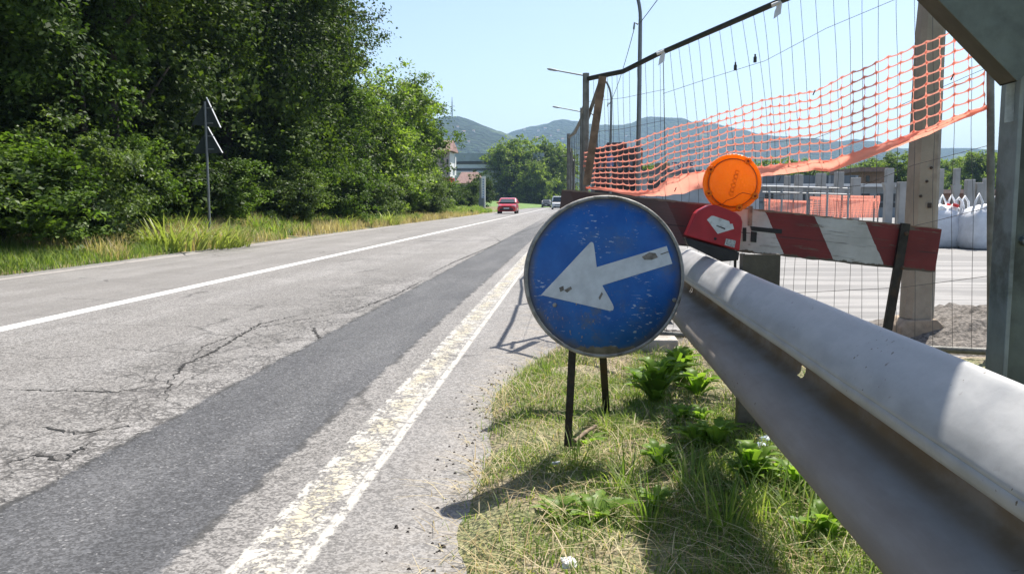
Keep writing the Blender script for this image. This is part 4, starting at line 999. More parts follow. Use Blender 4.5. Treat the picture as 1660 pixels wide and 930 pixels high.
for i, x in enumerate([962, 970, 978, 985, 992, 1000, 1010, 1020, 1033, 1046, 1059, 1070]):
    yb = 534 + (x - 950) * .06; p = wave((x, topy1(x)), (x + 8, yb), 18, 2.2, i + 50); wm.tube([on1(*q) for q in p], .0014, 4, caps=False)
for y0 in (165, 215, 270, 330, 400, 470): wm.tube([on1(952, y0), on1(1010, y0 - 6), on1(1078, y0 - 20)], .0014, 4, caps=False)
wm.build('wire_mesh', wire_m, f1, fix=False)
MB().bar(on1(977, 124, .05), on1(951, 300, .10), .062, .022, up=(0, 1, 0)).build('brace_plank', wood, f1)
MB().bar(on1(974, 130, -.05), on1(950, 200, -.05), .03, .03, up=(0, 1, 0)).build('brace_rail', fence_m, f1)
# panels further along the road edge
PX = [(P0.x, 7.0, 2.12), (.09, 9.5, 2.10), (-.08, 12.4, 2.05), (-.06, 15.8, 2.05), (0.0, 19.2, 2.05)]
for i in range(1, 5):
    a, b_ = PX[i - 1], PX[i]
    t = thing('site_fence_panel', (b_[0], b_[1], 0), ['narrow looking wire fence panel just beyond the first grey post', 'wire fence panel seen nearly edge on, second beyond the first post', 'wire fence panel seen edge on, third beyond the first post', 'farthest wire fence panel along the road edge'][i - 1], 'fence', 'wire mesh site fence panels')
    MB().tube([(b_[0], b_[1], -.1), (b_[0], b_[1], b_[2])], .026, 8).build('post', fence_m, t)
    A, Bv = Vector(a), Vector(b_); A2, B2 = Vector((a[0], a[1], a[2] - .10)), Vector((b_[0], b_[1], b_[2] - .05))
    MB().tube([A2, A2.lerp(B2, .5) - Vector((0, 0, .06)), B2], .019, 6).build('top_tube', fence_m, t)
    w = MB(); n = 24
    for j in range(1, n):
        p = A2.lerp(B2, j / n); w.tube([p, (p.x + .012 * math.sin(j * 2.1), p.y, 1.0), (p.x, p.y, .08)], .0018, 4, caps=False)
    for z in (.1, .55, 1.0, 1.5): w.tube([(a[0], a[1], z), (b_[0], b_[1], z)], .0018, 4, caps=False)
    w.build('wire_mesh', wire_m, t, fix=False)
# concrete foot of the fence
conc = plain('rough_concrete', (0.36, 0.33, 0.29), .9, 0, .2, 8, .5, 40, dirt=(0.2, 0.17, 0.13), dirt_scale=6)
p = gp(1045, 577, .04)
tag(MB().box((p.x, p.y + .10, .075), (.44, .20, .15)).build('fence_foot', conc, bevel=.012), 'pale concrete block under the fence, right behind the round sign', 'concrete block')
p = gp(1440, 560, .0)

# --- orange barrier netting tied along the fence
net_m = leafy('orange_net', [(0.72, 0.115, 0.055), (0.80, 0.145, 0.075)], .35, .5, .3)
TOPC = [(945, 249), (962, 241), (1030, 228), (1080, 210), (1130, 197), (1240, 161), (1320, 147), (1400, 110), (1480, 76), (1560, 44), (1604, 24)]
BOTC = [(945, 306), (975, 308), (1030, 318), (1085, 317), (1110, 313), (1145, 303), (1180, 290), (1240, 286), (1320, 276), (1345, 279), (1390, 263), (1440, 244), (1500, 221), (1550, 198), (1604, 176)]
HEM = [(945, .05), (1060, .10), (1085, .26), (1110, .28), (1180, .20), (1240, .13), (1340, .13), (1390, .12), (1440, .10), (1500, .08), (1604, .05)]
def onnet(px, py, off=.022): return on1(px, py, off) if px < 1077 else onf(px, py, off)
net = thing('barrier_net', onnet(1240, 290), 'orange plastic barrier netting tied in a rising band along the wire fence', 'netting')
def netp(x, t): # t 0 top .. 1 bottom edge of the meshes
    hem = interp(HEM, x); yt, yb = interp(TOPC, x), interp(BOTC, x); yb2 = yb - (yb - yt) * hem
    s = 1 + 0 * t; y = yt + (yb2 - yt) * t; rip = .012 * math.sin(x * .055 + t * 2.1) + .008 * math.sin(x * .021 + 1 + t * 4)
    return onnet(x, y, .030 + rip)
xs_, x = [], 947.0
step = lambda x: interp([(945, 8.5), (1080, 11), (1240, 15), (1400, 19), (1500, 22), (1604, 26)], x)
while x < 1604: xs_.append(x); x += step(x)
rows = 8; V = []
def ribbon(P, up, w):
    for a, b_, wa, wb in zip(P[:-1], P[1:], w[:-1], w[1:]):
        V.append((a - up * wa, b_ - up * wb, b_ + up * wb, a + up * wa))
U = Vector((0, 0, 1)); rnd = random.Random(8); sag = [[rnd.uniform(-.026, .026) for _ in xs_] for _ in range(rows + 1)]
for r in range(rows + 1):
    P, w = [], []
    for i, x in enumerate(xs_):
        for f in (0, .33, .67):
            nxt = xs_[min(i + 1, len(xs_) - 1)]; xx = x + (nxt - x) * f
            sg_ = sag[r][i] * (1 - f) + sag[r][min(i + 1, len(xs_) - 1)] * f; q = netp(xx, min(1, max(0, r / rows)) + sg_ * .5) + U * (-.006 * math.sin(math.pi * f))
            P.append(q); w.append(.0078 if f == 0 else .0040)
    ribbon(P, U, w)
for i, x in enumerate(xs_):
    P, w = [], []
    hz = (netp(min(x + 2, 1603), .5) - netp(x, .5)); hz.z = 0; hz = hz.normalized()
    for r in range(rows):
        for f in (0, .33, .67):
            t = (r + f) / rows; P.append(netp(x + 1.2 * math.sin(r * 1.7 + i), t + sag[r][i] * .5)); w.append(.006 if f == 0 else (.0018 if x > 1100 else .0011))
    P.append(netp(x, 1)); w.append(.008)
    for a, b_, wa, wb in zip(P[:-1], P[1:], w[:-1], w[1:]): V.append((a - hz * wa, a + hz * wa, b_ + hz * wb, b_ - hz * wb))
V = [[tuple(p + Nf * (.0008 if k_ % 2 else 0)) for p in q] for k_, q in enumerate(V)]
def net_material():
    m = plain('orange_net_plastic', (0.87, 0.29, 0.20), .5, 0, .12, 3, spec=.4); t = m.node_tree; k = NB(t); b = t.nodes['Principled BSDF']
    tr = k.n('ShaderNodeBsdfTranslucent'); tr.inputs[0].default_value = (1.0, .42, .31, 1); mx = k.n('ShaderNodeMixShader'); mx.inputs[0].default_value = .42
    t.links.new(b.outputs[0], mx.inputs[1]); t.links.new(tr.outputs[0], mx.inputs[2]); t.links.new(mx.outputs[0], t.nodes['Material Output'].inputs[0]); return m
nm = net_material()
quads('meshes', np.array(V), nm, net)
hv, hf = [], []; hx = list(np.arange(945, 1605, 5.0)); rows_h = 5
for i, x in enumerate(hx):
    yt, yb = interp(TOPC, x), interp(BOTC, x); hem = interp(HEM, x); y0 = yb - (yb - yt) * hem
    for j in range(rows_h):
        f = j / (rows_h - 1); jag = 2.0 * noise.noise((x * .06, j, 1)) * (j in (rows_h - 1, 0))
        hv.append(onnet(x, y0 + (yb - y0) * f + jag, .030 + .022 * math.sin(f * 3.1 + x * .03) + .030 * noise.noise((x * .045, f * 2.2, 3)) + .012 * noise.noise((x * .16, f * 3, 8))))
for i in range(len(hx) - 1):
    for j in range(rows_h - 1): hf.append((i * rows_h + j, (i + 1) * rows_h + j, (i + 1) * rows_h + j + 1, i * rows_h + j + 1))
me = bpy.data.meshes.new('hem'); me.from_pydata(hv, [], hf); me.materials.append(nm); me.polygons.foreach_set('use_smooth', [True] * len(hf)); me.update(); link('hem', me, net)
for px, py in ((1319, 281), (1264, 290), (1095, 307), (1320, 150), (1544, 125)):
    p = onnet(px, py, .055); MB().tube([p + Vector((-.007, 0, -.016)), p, p + Vector((.005, 0, .014))], .0035, 5).build('wire_tie', clip_m, net)

# --- concrete pole
pb = gp(1494, 557, 0.0); Y = pb.y
pole_m = plain('old_concrete_pole', (0.31, 0.265, 0.205), .85, 0, .14, 5, .4, 50, dirt=(0.24, 0.20, 0.16), dirt_scale=4, dirt_lo=.52, dirt_hi=.72)
pole = thing('concrete_pole', pb, 'tapered concrete pole with small holes, standing on a square footing behind the fence', 'pole')
m = MB(); wf = lambda z: .103 - .0075 * z; pts = []
rings = []
for z in (.18, 1.2, 2.2, 2.32, 2.5, 4.0, 7.5):
    w = wf(z) * (1.0 if z < 2.4 else .92); ch = w * .35
    rings.append([(pb.x + a, Y + b_ + .12, z) for a, b_ in ((-w, -w + ch), (-w + ch, -w), (w - ch, -w), (w, -w + ch), (w, w - ch), (w - ch, w), (-w + ch, w), (-w, w - ch))])
vs = [p for r_ in rings for p in r_]; fs = [(i * 8 + k_, i * 8 + (k_ + 1) % 8, (i + 1) * 8 + (k_ + 1) % 8, (i + 1) * 8 + k_) for i in range(len(rings) - 1) for k_ in range(8)]
m.add(vs, fs + [tuple(range(len(vs) - 8, len(vs)))]).build('shaft', pole_m, pole)
foot = MB()
fr = [(-.165, 0), (.165, 0), (.158, .16), (.10, .215), (-.115, .205), (-.16, .15)]
foot.add([(pb.x + x, Y - .03 + .02 * (z > .1), z - .03) for x, z in fr] + [(pb.x + x, Y + .30, z - .03) for x, z in fr], [tuple(range(6)), tuple(range(11, 5, -1))] + [(i, (i + 1) % 6, (i + 1) % 6 + 6, i + 6) for i in range(6)]).build('footing', plain('stained_footing', (0.30, 0.235, 0.17), .9, 0, .25, 9, .7, 40), pole, bevel=.012)
hole_m = plain('dark_hole', (0.05, 0.038, 0.03), .9)
for px, py in ((1510, 272), (1503, 294), (1493, 318)):
    p = yp(px, py, Y + .013); MB().lathe([(.0005, -.001), (.010, -.001), (.011, .004)], Matrix.Translation(p), 10).build('hole', hole_m, pole)
p = yp(1507, 333, Y + .012); MB().box(p, (.028, .004, .038)).build('hole', hole_m, pole)

# --- loose gravel heap in the yard right of the pole
def heap(name, cx, cy, rx, ry, h, label, n=26, seed=0):
    vs, fs = [], []
    for j in range(n + 1):
        for i in range(n + 1):
            u, v = i / n * 2 - 1, j / n * 2 - 1; f = max(0, 1 - (u * u + v * v)) ** 1.2
            vs.append((cx + u * rx, cy + v * ry, -.03 + h * f * (1 + .35 * noise.noise((u * 4, v * 4, seed))) + .035 * f ** .4 * noise.noise((u * 17, v * 17, seed))))
    for j in range(n):
        for i in range(n): fs.append((j * (n + 1) + i, j * (n + 1) + i + 1, (j + 1) * (n + 1) + i + 1, (j + 1) * (n + 1) + i))
    me = bpy.data.meshes.new(name); me.from_pydata(vs, [], fs); me.materials.append(grav); me.update(); return tag(link(name, me), label, 'gravel', kind='stuff')
grav = plain('dark_gravel', (0.13, 0.115, 0.10), .95, 0, .6, 30, 1.0, 45, dirt=(0.24, 0.21, 0.18), dirt_scale=40)
p = gp(1580, 556, 0); heap('gravel', p.x + .25, p.y + .35, 1.1, 1.0, .24, 'dark gravel heap at the yard edge beside the pole', 40, 2)
p = gp(1100, 553, 0); heap('gravel', p.x, p.y + .1, .55, .25, .09, 'strip of dark gravel under the fence', 30, 5)
# ------------------------------------------------------------------ street lamps and cables
lamp_m = plain('galvanised_lamp_post', (0.19, 0.20, 0.20), .5, .4, .12, 4)
lampshade = plain('lamp_head_grey', (0.30, 0.31, 0.32), .5, .2, .1)
def street_lamp(Y, px, py, label, reach=3.0, Hh=8.2):
    b = yp(px, py, Y); b.z = 0
    t = thing('street_lamp', b, label, 'street lamp', 'street lamps along the right side of the road')
    z1 = Hh - 1.7; pts = [(b.x, Y, -.1), (b.x, Y, 1.2), (b.x, Y, z1 - .6), (b.x, Y, z1)]
    MB().tube(pts, [.085, .082, .062, .058], 12).build('post', lamp_m, t)
    arc = [(b.x - reach * .22 * (1 - math.cos(a)), Y, z1 + 1.25 * math.sin(a)) for a in np.linspace(0, 1.35, 9)]
    arc += [(b.x - reach * .60, Y, z1 + 1.45), (b.x - reach, Y, z1 + 1.68)]
    MB().tube(arc, [.056] * 6 + [.05, .045, .042, .04, .036], 10).build('arm', lamp_m, t)
    e = Vector(arc[-1]); d = Vector((-.55, 0, .10))
    MB().tube([e - d * .1, e + d * .2, e + d * .8, e + d], [.04, .065, .065, .02], 8).build('lamp_head', lampshade, t)
    MB().box((b.x, Y - .06, 1.1), (.10, .03, .35)).build('access_door', lamp_m, t)
    MB().tube([(b.x - .07, Y, z1 - .15), (b.x - .18, Y, z1 - .1), (b.x - .20, Y, z1 - .3)], .03, 6).build('bracket', lamp_m, t)
    return b
l1 = street_lamp(26.8, 1035, 240, 'nearest street lamp, its curved arm leaving the top of the picture', 3.0, 8.4)
l2 = street_lamp(47, 990, 240, 'second street lamp, its long arm reaching out behind the first fence post', 3.0, 8.3)
l3 = street_lamp(67, 968, 240, 'farthest street lamp, only its arm tip showing over the fence', 3.0, 8.5)
cab_m = plain('black_cable', (0.03, 0.03, 0.032), .6)
def cable(a, b, sag, label, r=.012):
    a, b = Vector(a), Vector(b)
    tag(MB().tube([a.lerp(b, t) - Vector((0, 0, sag * 4 * t * (1 - t))) for t in np.linspace(0, 1, 14)], r, 5).build('overhead_cable', cab_m), label, 'cable', 'overhead cables of the street lamps')
cable((l1.x - .19, 26.8, 6.4), (l2.x - .19, 47, 6.35), .35, 'cable sagging from the nearest street lamp back to the second one')
cable((l1.x, 26.8, 6.6), (l1.x + 1.9, 12.0, 8.2), .2, 'cable running from the nearest street lamp up out of the picture')

# ------------------------------------------------------------------ triangular signs seen from behind on the left
tp = gp(341, 399, 0.0); Yt = 19.8
base = yp(341, 399, Yt); topp = yp(332, 165, Yt)
ts = thing('triangular_signs', (base.x, Yt, .2), 'leaning thin pole with two dark triangular signs seen from behind', 'road sign')
MB().tube([base + Vector((0, 0, -.1)), base.lerp(topp, .5), topp], .032, 10).build('pole', lamp_m, ts)
back_m = plain('dull_sign_back', (0.034, 0.042, 0.040), .8, 0, .2, 5)
for (ax, ay, rx, ry, lx, ly) in ((335, 158, 358, 207, 311, 202), (337, 206, 361, 248, 312, 250)):
    A, B_, C_ = [yp(x, y, Yt + .045) for x, y in ((ax, ay), (rx, ry), (lx, ly))]
    pl = MB().prism([(A.x, A.z), (B_.x, B_.z), (C_.x, C_.z)], Yt + .041, Yt + .045).build('sign_plate', back_m, ts)
    # folded edge that catches the light
    MB().bar(A + Vector((0, -.008, 0)), B_ + Vector((0, -.008, 0)), .010, .065, up=(0, 1, 0)).build('folded_edge', plain('bright_edge', (0.50, 0.50, 0.50), .5, .1, .1) if 'bright_edge' not in bpy.data.materials else bpy.data.materials['bright_edge'], pl)
    for f in (.35, .85):
        zz = A.z + (B_.z - A.z) * f; xx = base.x + (topp.x - base.x) * (zz - base.z) / (topp.z - base.z)
        MB().box((xx + .06, Yt + .030, zz), (.22, .016, .03)).build('clamp', lamp_m, pl)

# ------------------------------------------------------------------ vehicles
glass_m = plain('car_glass', (0.03, 0.04, 0.045), .08, 0, .1, 1, spec=.8)
tyre_m = plain('tyre_rubber', (0.02, 0.02, 0.02), .85, 0, .2)
hub_m = plain('wheel_rim', (0.35, 0.35, 0.36), .35, .7, .1)
lampg_m = plain('headlight_glass', (0.75, 0.76, 0.78), .12, .2, .05, spec=.9)
tail_m = plain('tail_light_red', (0.45, 0.02, 0.02), .2, 0, .1)
trim_m = plain('black_trim', (0.018, 0.018, 0.02), .5, 0, .2)
plate_m = plain('number_plate', (0.70, 0.70, 0.68), .5, 0, .05)
def paint(name, col): 
    m = plain(name, col, .28, .05, .04, 2, spec=.6); m.node_tree.nodes['Principled BSDF'].inputs['Coat Weight'].default_value = .6; return m
def loft(m, secs, mi=0):
    """secs: list of closed rings with equal counts"""
    n = len(secs[0]); vs = [p for s in secs for p in s]
    fs = [(i * n + k, i * n + (k + 1) % n, (i + 1) * n + (k + 1) % n, (i + 1) * n + k) for i in range(len(secs) - 1) for k in range(n)]
    fs += [tuple(range(n)), tuple(range((len(secs) - 1) * n, len(secs) * n))[::-1]]
    return m.add(vs, fs, mi, False)
def ring(y, w, z0, z1, wt, r=.10):
    """cross-section: width w low, wt on top"""
    h = w / 2; t = wt / 2
    return [(-h + r * .6, y, z0), (h - r * .6, y, z0), (h, y, z0 + r), (h, y, z0 + (z1 - z0) * .55), (t + (h - t) * .25, y, z1 - r * .5), (t - r * .5, y, z1), (-t + r * .5, y, z1), (-t - (h - t) * .25, y, z1 - r * .5), (-h, y, z0 + (z1 - z0) * .55), (-h, y, z0 + r)]
def vehicle(name, x, y, label, cat, body_m, W, L, Hh, belt, hood, front=True, van=False, grp=None, rz=0, plate=True):
    t = thing(name, (0, 0, 0), label, cat, grp)
    # front end towards -y
    m = MB(); hy = -L / 2
    prof_ = [(hy, .86, .30, hood - .16), (hy + .12, .95, .22, hood - .05), (hy + .55, .99, .20, hood + .02), (hy + (.9 if van else 1.15), 1.0, .20, belt), (0, 1.0, .20, belt + .02), (L / 2 - .5, 1.0, .22, belt + .03), (L / 2 - .1, .96, .28, belt), (L / 2, .90, .34, belt - .08)]
    loft(m, [ring(yy, W * a, z0, z1, W * a * .93) for yy, a, z0, z1 in prof_]); m.build('body', body_m, t, bevel=.02)
    fy = hy + (.85 if van else 1.05); ry = L / 2 - .12
    gh = [(fy, .88, belt - .02, belt + .02), (fy + (.45 if van else .75), .80, belt - .02, Hh - .06), (fy + 1.2, .78, belt - .02, Hh), (ry - (.25 if van else .75), .78, belt - .02, Hh - .02), (ry - (.05 if van else .30), .79, belt - .02, Hh - (.06 if van else .12)), (ry, .84, belt - .02, belt + (.9 * (Hh - belt) if van else .08))]
    m = MB(); loft(m, [ring(yy, W * (.97 if i in (0, 5) else .96), z0, z1, W * a, .08) for i, (yy, a, z0, z1) in enumerate(gh)]); m.build('cabin', body_m, t, bevel=.015)
    # windscreen, rear window, side windows set just proud of the cabin
    def pane(P, nm='window'): MB().add(P, [tuple(range(len(P)))]).build(nm, glass_m, t, fix=False)
    ws = .40 * W; y0, y1 = fy, fy + (.45 if van else .75); e = .018
    pane([(-ws * 1.03, y0 + .03 - e, belt + .05), (ws * 1.03, y0 + .03 - e, belt + .05), (ws * .90, y1 - .02 - e - .03, Hh - .10), (-ws * .90, y1 - .02 - e - .03, Hh - .10)], 'windscreen')
    yb0, yb1 = (ry, ry - .05) if van else (ry, ry - .30)
    pane([(ws * .95, yb0 + .022, belt + (.10 if van else .10)), (-ws * .95, yb0 + .022, belt + .10), (-ws * .86, yb1 + .05, Hh - .16), (ws * .86, yb1 + .05, Hh - .16)], 'rear_window')
    for s in (-1, 1):
        for a, b_ in ((fy + .75, fy + 1.55), (fy + 1.62, ry - .75)):
            pane([(s * (W * .483 + .012), a, belt + .06), (s * (W * .483 + .012), b_, belt + .06), (s * (W * .425 + .014), b_ - .05, Hh - .14), (s * (W * .425 + .014), a + .12, Hh - .14)])
        hl = MB().box((s * W * .36, hy + .10, hood - .17), (W * .20, .16, .13)); hl.build('headlight', lampg_m, t, bevel=.03)
        MB().box((s * W * .40, L / 2 - .03, belt - .14), (W * .13, .10, .28 if van else .15)).build('tail_light', tail_m, t, bevel=.02)
        MB().box((s * (W * .5 + .09), fy + .55, belt + .08), (.17, .10, .13)).build('mirror', body_m, t, bevel=.03)
        for yy in (hy + .85, L / 2 - .80):
            F = Matrix.Translation((s * (W / 2 - .10), yy, .315)) @ Matrix.Rotation(R(90) * -s, 4, 'Z')
            w = MB().lathe([(.20, -.10), (.29, -.11), (.315, -.08), (.315, .08), (.29, .11), (.20, .11)], F, 24).build('wheel', tyre_m, t)
            MB().lathe([(.0005, .10), (.08, .115), (.19, .105), (.205, .09)], F, 20).build('rim', hub_m, w)
            MB().lathe([(.0005, -.10), (.08, -.115), (.19, -.105), (.205, -.09)], F, 20).build('rim', hub_m, w)
    MB().box((0, hy + .02, hood - .28), (W * .52, .10, .10)).build('grille', trim_m, t, bevel=.02)
    MB().box((0, hy + .015, .40), (W * .70, .12, .17)).build('bumper_intake', trim_m, t, bevel=.03)
    MB().box((0, hy - .045, .50), (.50, .02, .11)).build('number_plate', plate_m, t)
    MB().box((0, L / 2 + .005, .62), (.50, .02, .11)).build('number_plate', plate_m, t)
    return place(t, (x, y, .0), rz)
rc = gp(821, 346.5, 0); vehicle('car', rc.x, rc.y + 2, 'red hatchback coming along the far lane, the nearest vehicle', 'car', paint('red_paint', (0.55, 0.012, 0.022)), 1.78, 4.1, 1.48, .93, .88)
dc = gp(880, 336.6, 0); vehicle('car', dc.x + bend(dc.y), dc.y + 2, 'dark car with pale windscreen approaching far down the road', 'car', paint('black_paint', (0.015, 0.018, 0.018)), 1.85, 4.4, 1.62, 1.0, .95)
vehicle('car', -4.9 + bend(205), 205, 'small white car far behind the dark one', 'car', paint('white_paint', (0.62, 0.62, 0.62)), 1.78, 4.2, 1.5, .95, .88)
vc = gp(906, 339.5, 0); vehicle('van', vc.x - .1, vc.y, 'white van driving away, partly behind the barrier board', 'van', paint('van_white', (0.66, 0.66, 0.67)), 1.90, 4.6, 1.95, 1.10, 1.0, van=True, rz=0)

# ------------------------------------------------------------------ buildings down the road
pink = plain('pale_pink_render', (0.46, 0.36, 0.35), .9, 0, .06, 1)
whiter = plain('white_render', (0.66, 0.66, 0.66), .9, 0, .06, 1)
redm = plain('red_paint_wall', (0.40, 0.02, 0.02), .7, 0, .1)
tile_m = plain('red_roof_tiles', (0.235, 0.14, 0.118), .85, 0, .25, 3, .5, 12)
dark_glass = plain('dark_window', (0.03, 0.035, 0.045), .15, 0, .2, 1)
grey_wall = plain('grey_cladding', (0.26, 0.28, 0.30), .6, .1, .1, 1)
dgrey = plain('dark_grey_cladding', (0.12, 0.14, 0.16), .6, .1, .1, 1)
def box_px(m, x0, y0, x1, y1, Y, depth, zb=None, mi=0):
    a, b_ = yp(x0, y1, Y), yp(x1, y0, Y); z0 = a.z if zb is None else zb
    m.box(((a.x + b_.x) / 2, Y + depth / 2, (z0 + b_.z) / 2), (abs(b_.x - a.x), depth, b_.z - z0), mi=mi); return a, b_
Yh = 118
h = thing('house', yp(715, 330, Yh), 'tall pale house with red tiled roof and red corner', 'house')
m = MB(); box_px(m, 690, 244, 728, 332, Yh, 4.6, -.1); m.build('wall', pink, h)
a = yp(728, 246, Yh); MB().box((a.x + .06, Yh + 2.3, (a.z + 4.6) / 2), (.12, 4.5, a.z - 4.6)).build('side_wall', whiter, h)
m = MB(); box_px(m, 690, 288, 729, 293, Yh - .25, 4.9, None); m.build('red_band', redm, h)
m = MB(); box_px(m, 726, 292.5, 731.5, 332, Yh - .2, 1.5, -.1); m.build('red_corner', redm, h)
a = yp(684, 243, Yh); b_ = yp(735, 243, Yh); r0 = yp(684, 226, Yh)
MB().add([(a.x, Yh - .9, a.z - .2), (b_.x, Yh - .9, a.z - .2), (b_.x, Yh + 5.6, a.z - .2), (a.x, Yh + 5.6, a.z - .2), (a.x, Yh + 2.3, r0.z), (b_.x - .3, Yh + 2.3, r0.z)], [(0, 1, 5, 4), (2, 3, 4, 5), (1, 2, 5), (0, 4, 3), (3, 2, 1, 0)]).build('roof', tile_m, h)
for yy in (258, 274): 
    m = MB(); box_px(m, 724, yy, 726.5, yy + 9, Yh - .04, .06); m.build('window', dark_glass, h)
for xx in (700, 714):
    for yy in (256, 274): m = MB(); box_px(m, xx, yy, xx + 5, yy + 9, Yh - .04, .06); m.build('window', dark_glass, h)
m = MB(); box_px(m, 733, 254, 737.5, 285, Yh + 4.7, 1.2, 5.0); m.build('side_bay', whiter, h)
m = MB(); box_px(m, 731.5, 273, 737, 276, Yh + 3.0, 1.5); m.build('balcony', dark_glass, h)
Yg = 215
g = thing('office_building', yp(790, 330, Yg), 'grey modern building with dark window bands behind the roofs and the round trees', 'building')
m = MB(); box_px(m, 738, 264, 880, 332, Yg, 25, -.1); m.build('wall', plain('pale_office_wall', (0.62, 0.64, 0.66), .7, 0, .08, 1), g)
m = MB(); box_px(m, 738, 248, 882, 261.5, Yg - .6, 26); m.build('roof_band', plain('slate_blue_roof', (0.36, 0.40, 0.44), .7, 0, .08, 1), g)
for y0, y1 in ((262, 266.5), (272.5, 277)): m = MB(); box_px(m, 738, y0, 880, y1, Yg - .08, .3); m.build('window_band', dark_glass, g)
m = MB(); box_px(m, 740, 278, 800, 280, Yg - 2, 2); m.build('canopy', whiter, g)
Yr = 165
h2 = thing('house', yp(768, 330, Yr), 'low house with a wide red tiled roof near the round trees', 'house')
m = MB(); box_px(m, 741, 296, 777, 330, Yr, 6, -.1); m.build('wall', pink, h2)
a, b_, r0, r1 = yp(738, 297, Yr), yp(784, 297, Yr), yp(745, 278, Yr), yp(772, 279, Yr)
MB().add([(a.x, Yr - .8, a.z), (b_.x, Yr - .8, a.z), (b_.x, Yr + 7, a.z), (a.x, Yr + 7, a.z), (r0.x, Yr + 3, r0.z), (r1.x, Yr + 3, r0.z)], [(0, 1, 5, 4), (2, 3, 4, 5), (1, 2, 5), (0, 4, 3), (3, 2, 1, 0)]).build('roof', tile_m, h2)
for xx in (747, 757, 770): m = MB(); box_px(m, xx, 300, xx + 5, 307, Yr - .04, .06); m.build('window', dark_glass, h2)
m = MB(); box_px(m, 752, 305, 757, 311, Yr - .1, .1); m.build('door', redm, h2)
# totem sign
Yo = 100
t = thing('totem_sign', yp(783, 335, Yo), 'tall thin white totem sign with a grey cabinet at its foot, beside the road', 'sign')
m = MB(); box_px(m, 780.5, 286, 786.5, 335, Yo, .25, 0); m.build('panel', whiter, t)
blue_m = plain('blue_letter_strip', (0.10, 0.18, 0.36), .5, 0, .1)
for i in range(9): m = MB(); y0 = 290 + i * 4; box_px(m, 782.3, y0, 784.3, y0 + 2.4, Yo - .02, .03); m.build('blue_mark', blue_m, t)
m = MB(); box_px(m, 777.5, 288, 779.2, 335, Yo + .3, .12, 0); m.build('post', lamp_m, t)
m = MB(); box_px(m, 776, 321, 784.5, 338, Yo - .8, .6, 0); m.build('cabinet', dgrey, t)
# hedge below the roofs
hd = tag(quads('hedge', leaves((lambda r: np.stack([r.uniform(-21, -12.8, 5000), r.uniform(112, 114, 5000), r.uniform(.3, 2.3, 5000)], 1))(np.random.default_rng(3)), np.tile([0, -.6, .7], (5000, 1)), .3, .6, np.random.default_rng(4)), LF_mid), 'clipped hedge in front of the low house', 'hedge')
for i, (px, Y_, sc_, lb_) in enumerate([(757, 108, 1.0, 'dark shrub in front of the low house, left of the totem sign'), (771, 118, 1.35, 'taller dark shrub hiding the right end of the low house'), (746, 104, .9, 'shrub at the foot of the tall pale house')]):
    o = copy_tree(bC); p = yp(px, 330, Y_); place(o, (p.x, Y_, .1), i * 2.0, (sc_ * 1.3, sc_ * 1.3, sc_ * 1.5), lb_); o['group'] = 'shrubs by the houses down the road'
# the round trees at the bend
G_R = 'round trees where the road bends away'
def round_tree(seed):
    rnd = random.Random(seed); L = [(0, 0, 8.5, 5, 5, 6.2), (0, 0, 4, 5, 5, 3.6)]
    for i in range(9):
        a = rnd.uniform(0, 6.28); rr = rnd.uniform(2.0, 3.2); L.append((math.cos(a) * 3.8, math.sin(a) * 3.8, rnd.uniform(3, 13), rr, rr, rr * .9))
    return tree('round_tree', L, 520, 26, 1.25, .62, .65, LF_far, 9, .35, 6, seed, 'x', group=G_R, shell=(.7, 1.02))
rA, rB = round_tree(51), round_tree(52)
used = set()
for px, Y, pr, sc, rz, lb in [(834, 212, rA, 1.0, 0, 'round tree on the near side of the clump at the bend'), (852, 216, rB, 1.15, 1, 'largest round tree in the middle of the clump at the bend'), (884, 222, rA, 1.05, 2.4, 'round tree closing the clump at the bend, next to the fence posts'), (842, 232, rB, 1.05, 3.3, 'round tree at the back of the clump at the bend'),
                            (868, 205, rB, .72, 5, 'low tree in front of the clump at the bend'), (812, 220, rB, .78, 2, 'smallest tree, first of the clump at the bend'), (900, 240, rA, 1.0, 4.4, 'tree behind the clump at the bend, mostly hidden')]:
    o = pr if pr.name not in used else copy_tree(pr); used.add(pr.name); p = yp(px, 330, Y); place(o, (p.x, Y, -.3), rz, sc, lb)
# mast on the hill and pale houses on the slopes
p = yp(733, 190, 1700)
mt = thing('transmission_mast', p, 'thin transmission mast on top of the hill', 'mast')
MB().tube([(p.x, 1700, p.z - 8), (p.x, 1700, p.z + 30)], [1.7, 1.3], 6).tube([(p.x, 1700, p.z + 30), (p.x, 1700, p.z + 40)], [.9, .6], 5).build('mast_body', lamp_m, mt)
rnd = random.Random(12)
house_w = plain('hillside_wall', (0.60, 0.57, 0.52), .9); house_r = plain('hillside_roof', (0.34, 0.20, 0.15), .9)
dg_ = None
def far_house(): 
    t = thing('hillside_house', (0, 0, 0), 'pale little house among the trees on the far hillside', 'house', 'pale houses scattered on the far hillside')
    MB().box((0, 0, 0), (12, 10, 16)).build('wall', house_w, t)
    MB().add([(-7, -6, 8), (7, -6, 8), (7, 6, 8), (-7, 6, 8), (-7, 0, 11), (7, 0, 11)], [(0, 1, 5, 4), (2, 3, 4, 5), (1, 2, 5), (0, 4, 3), (3, 2, 1, 0)]).build('roof', house_r, t); return t
fh = far_house()
FH = []

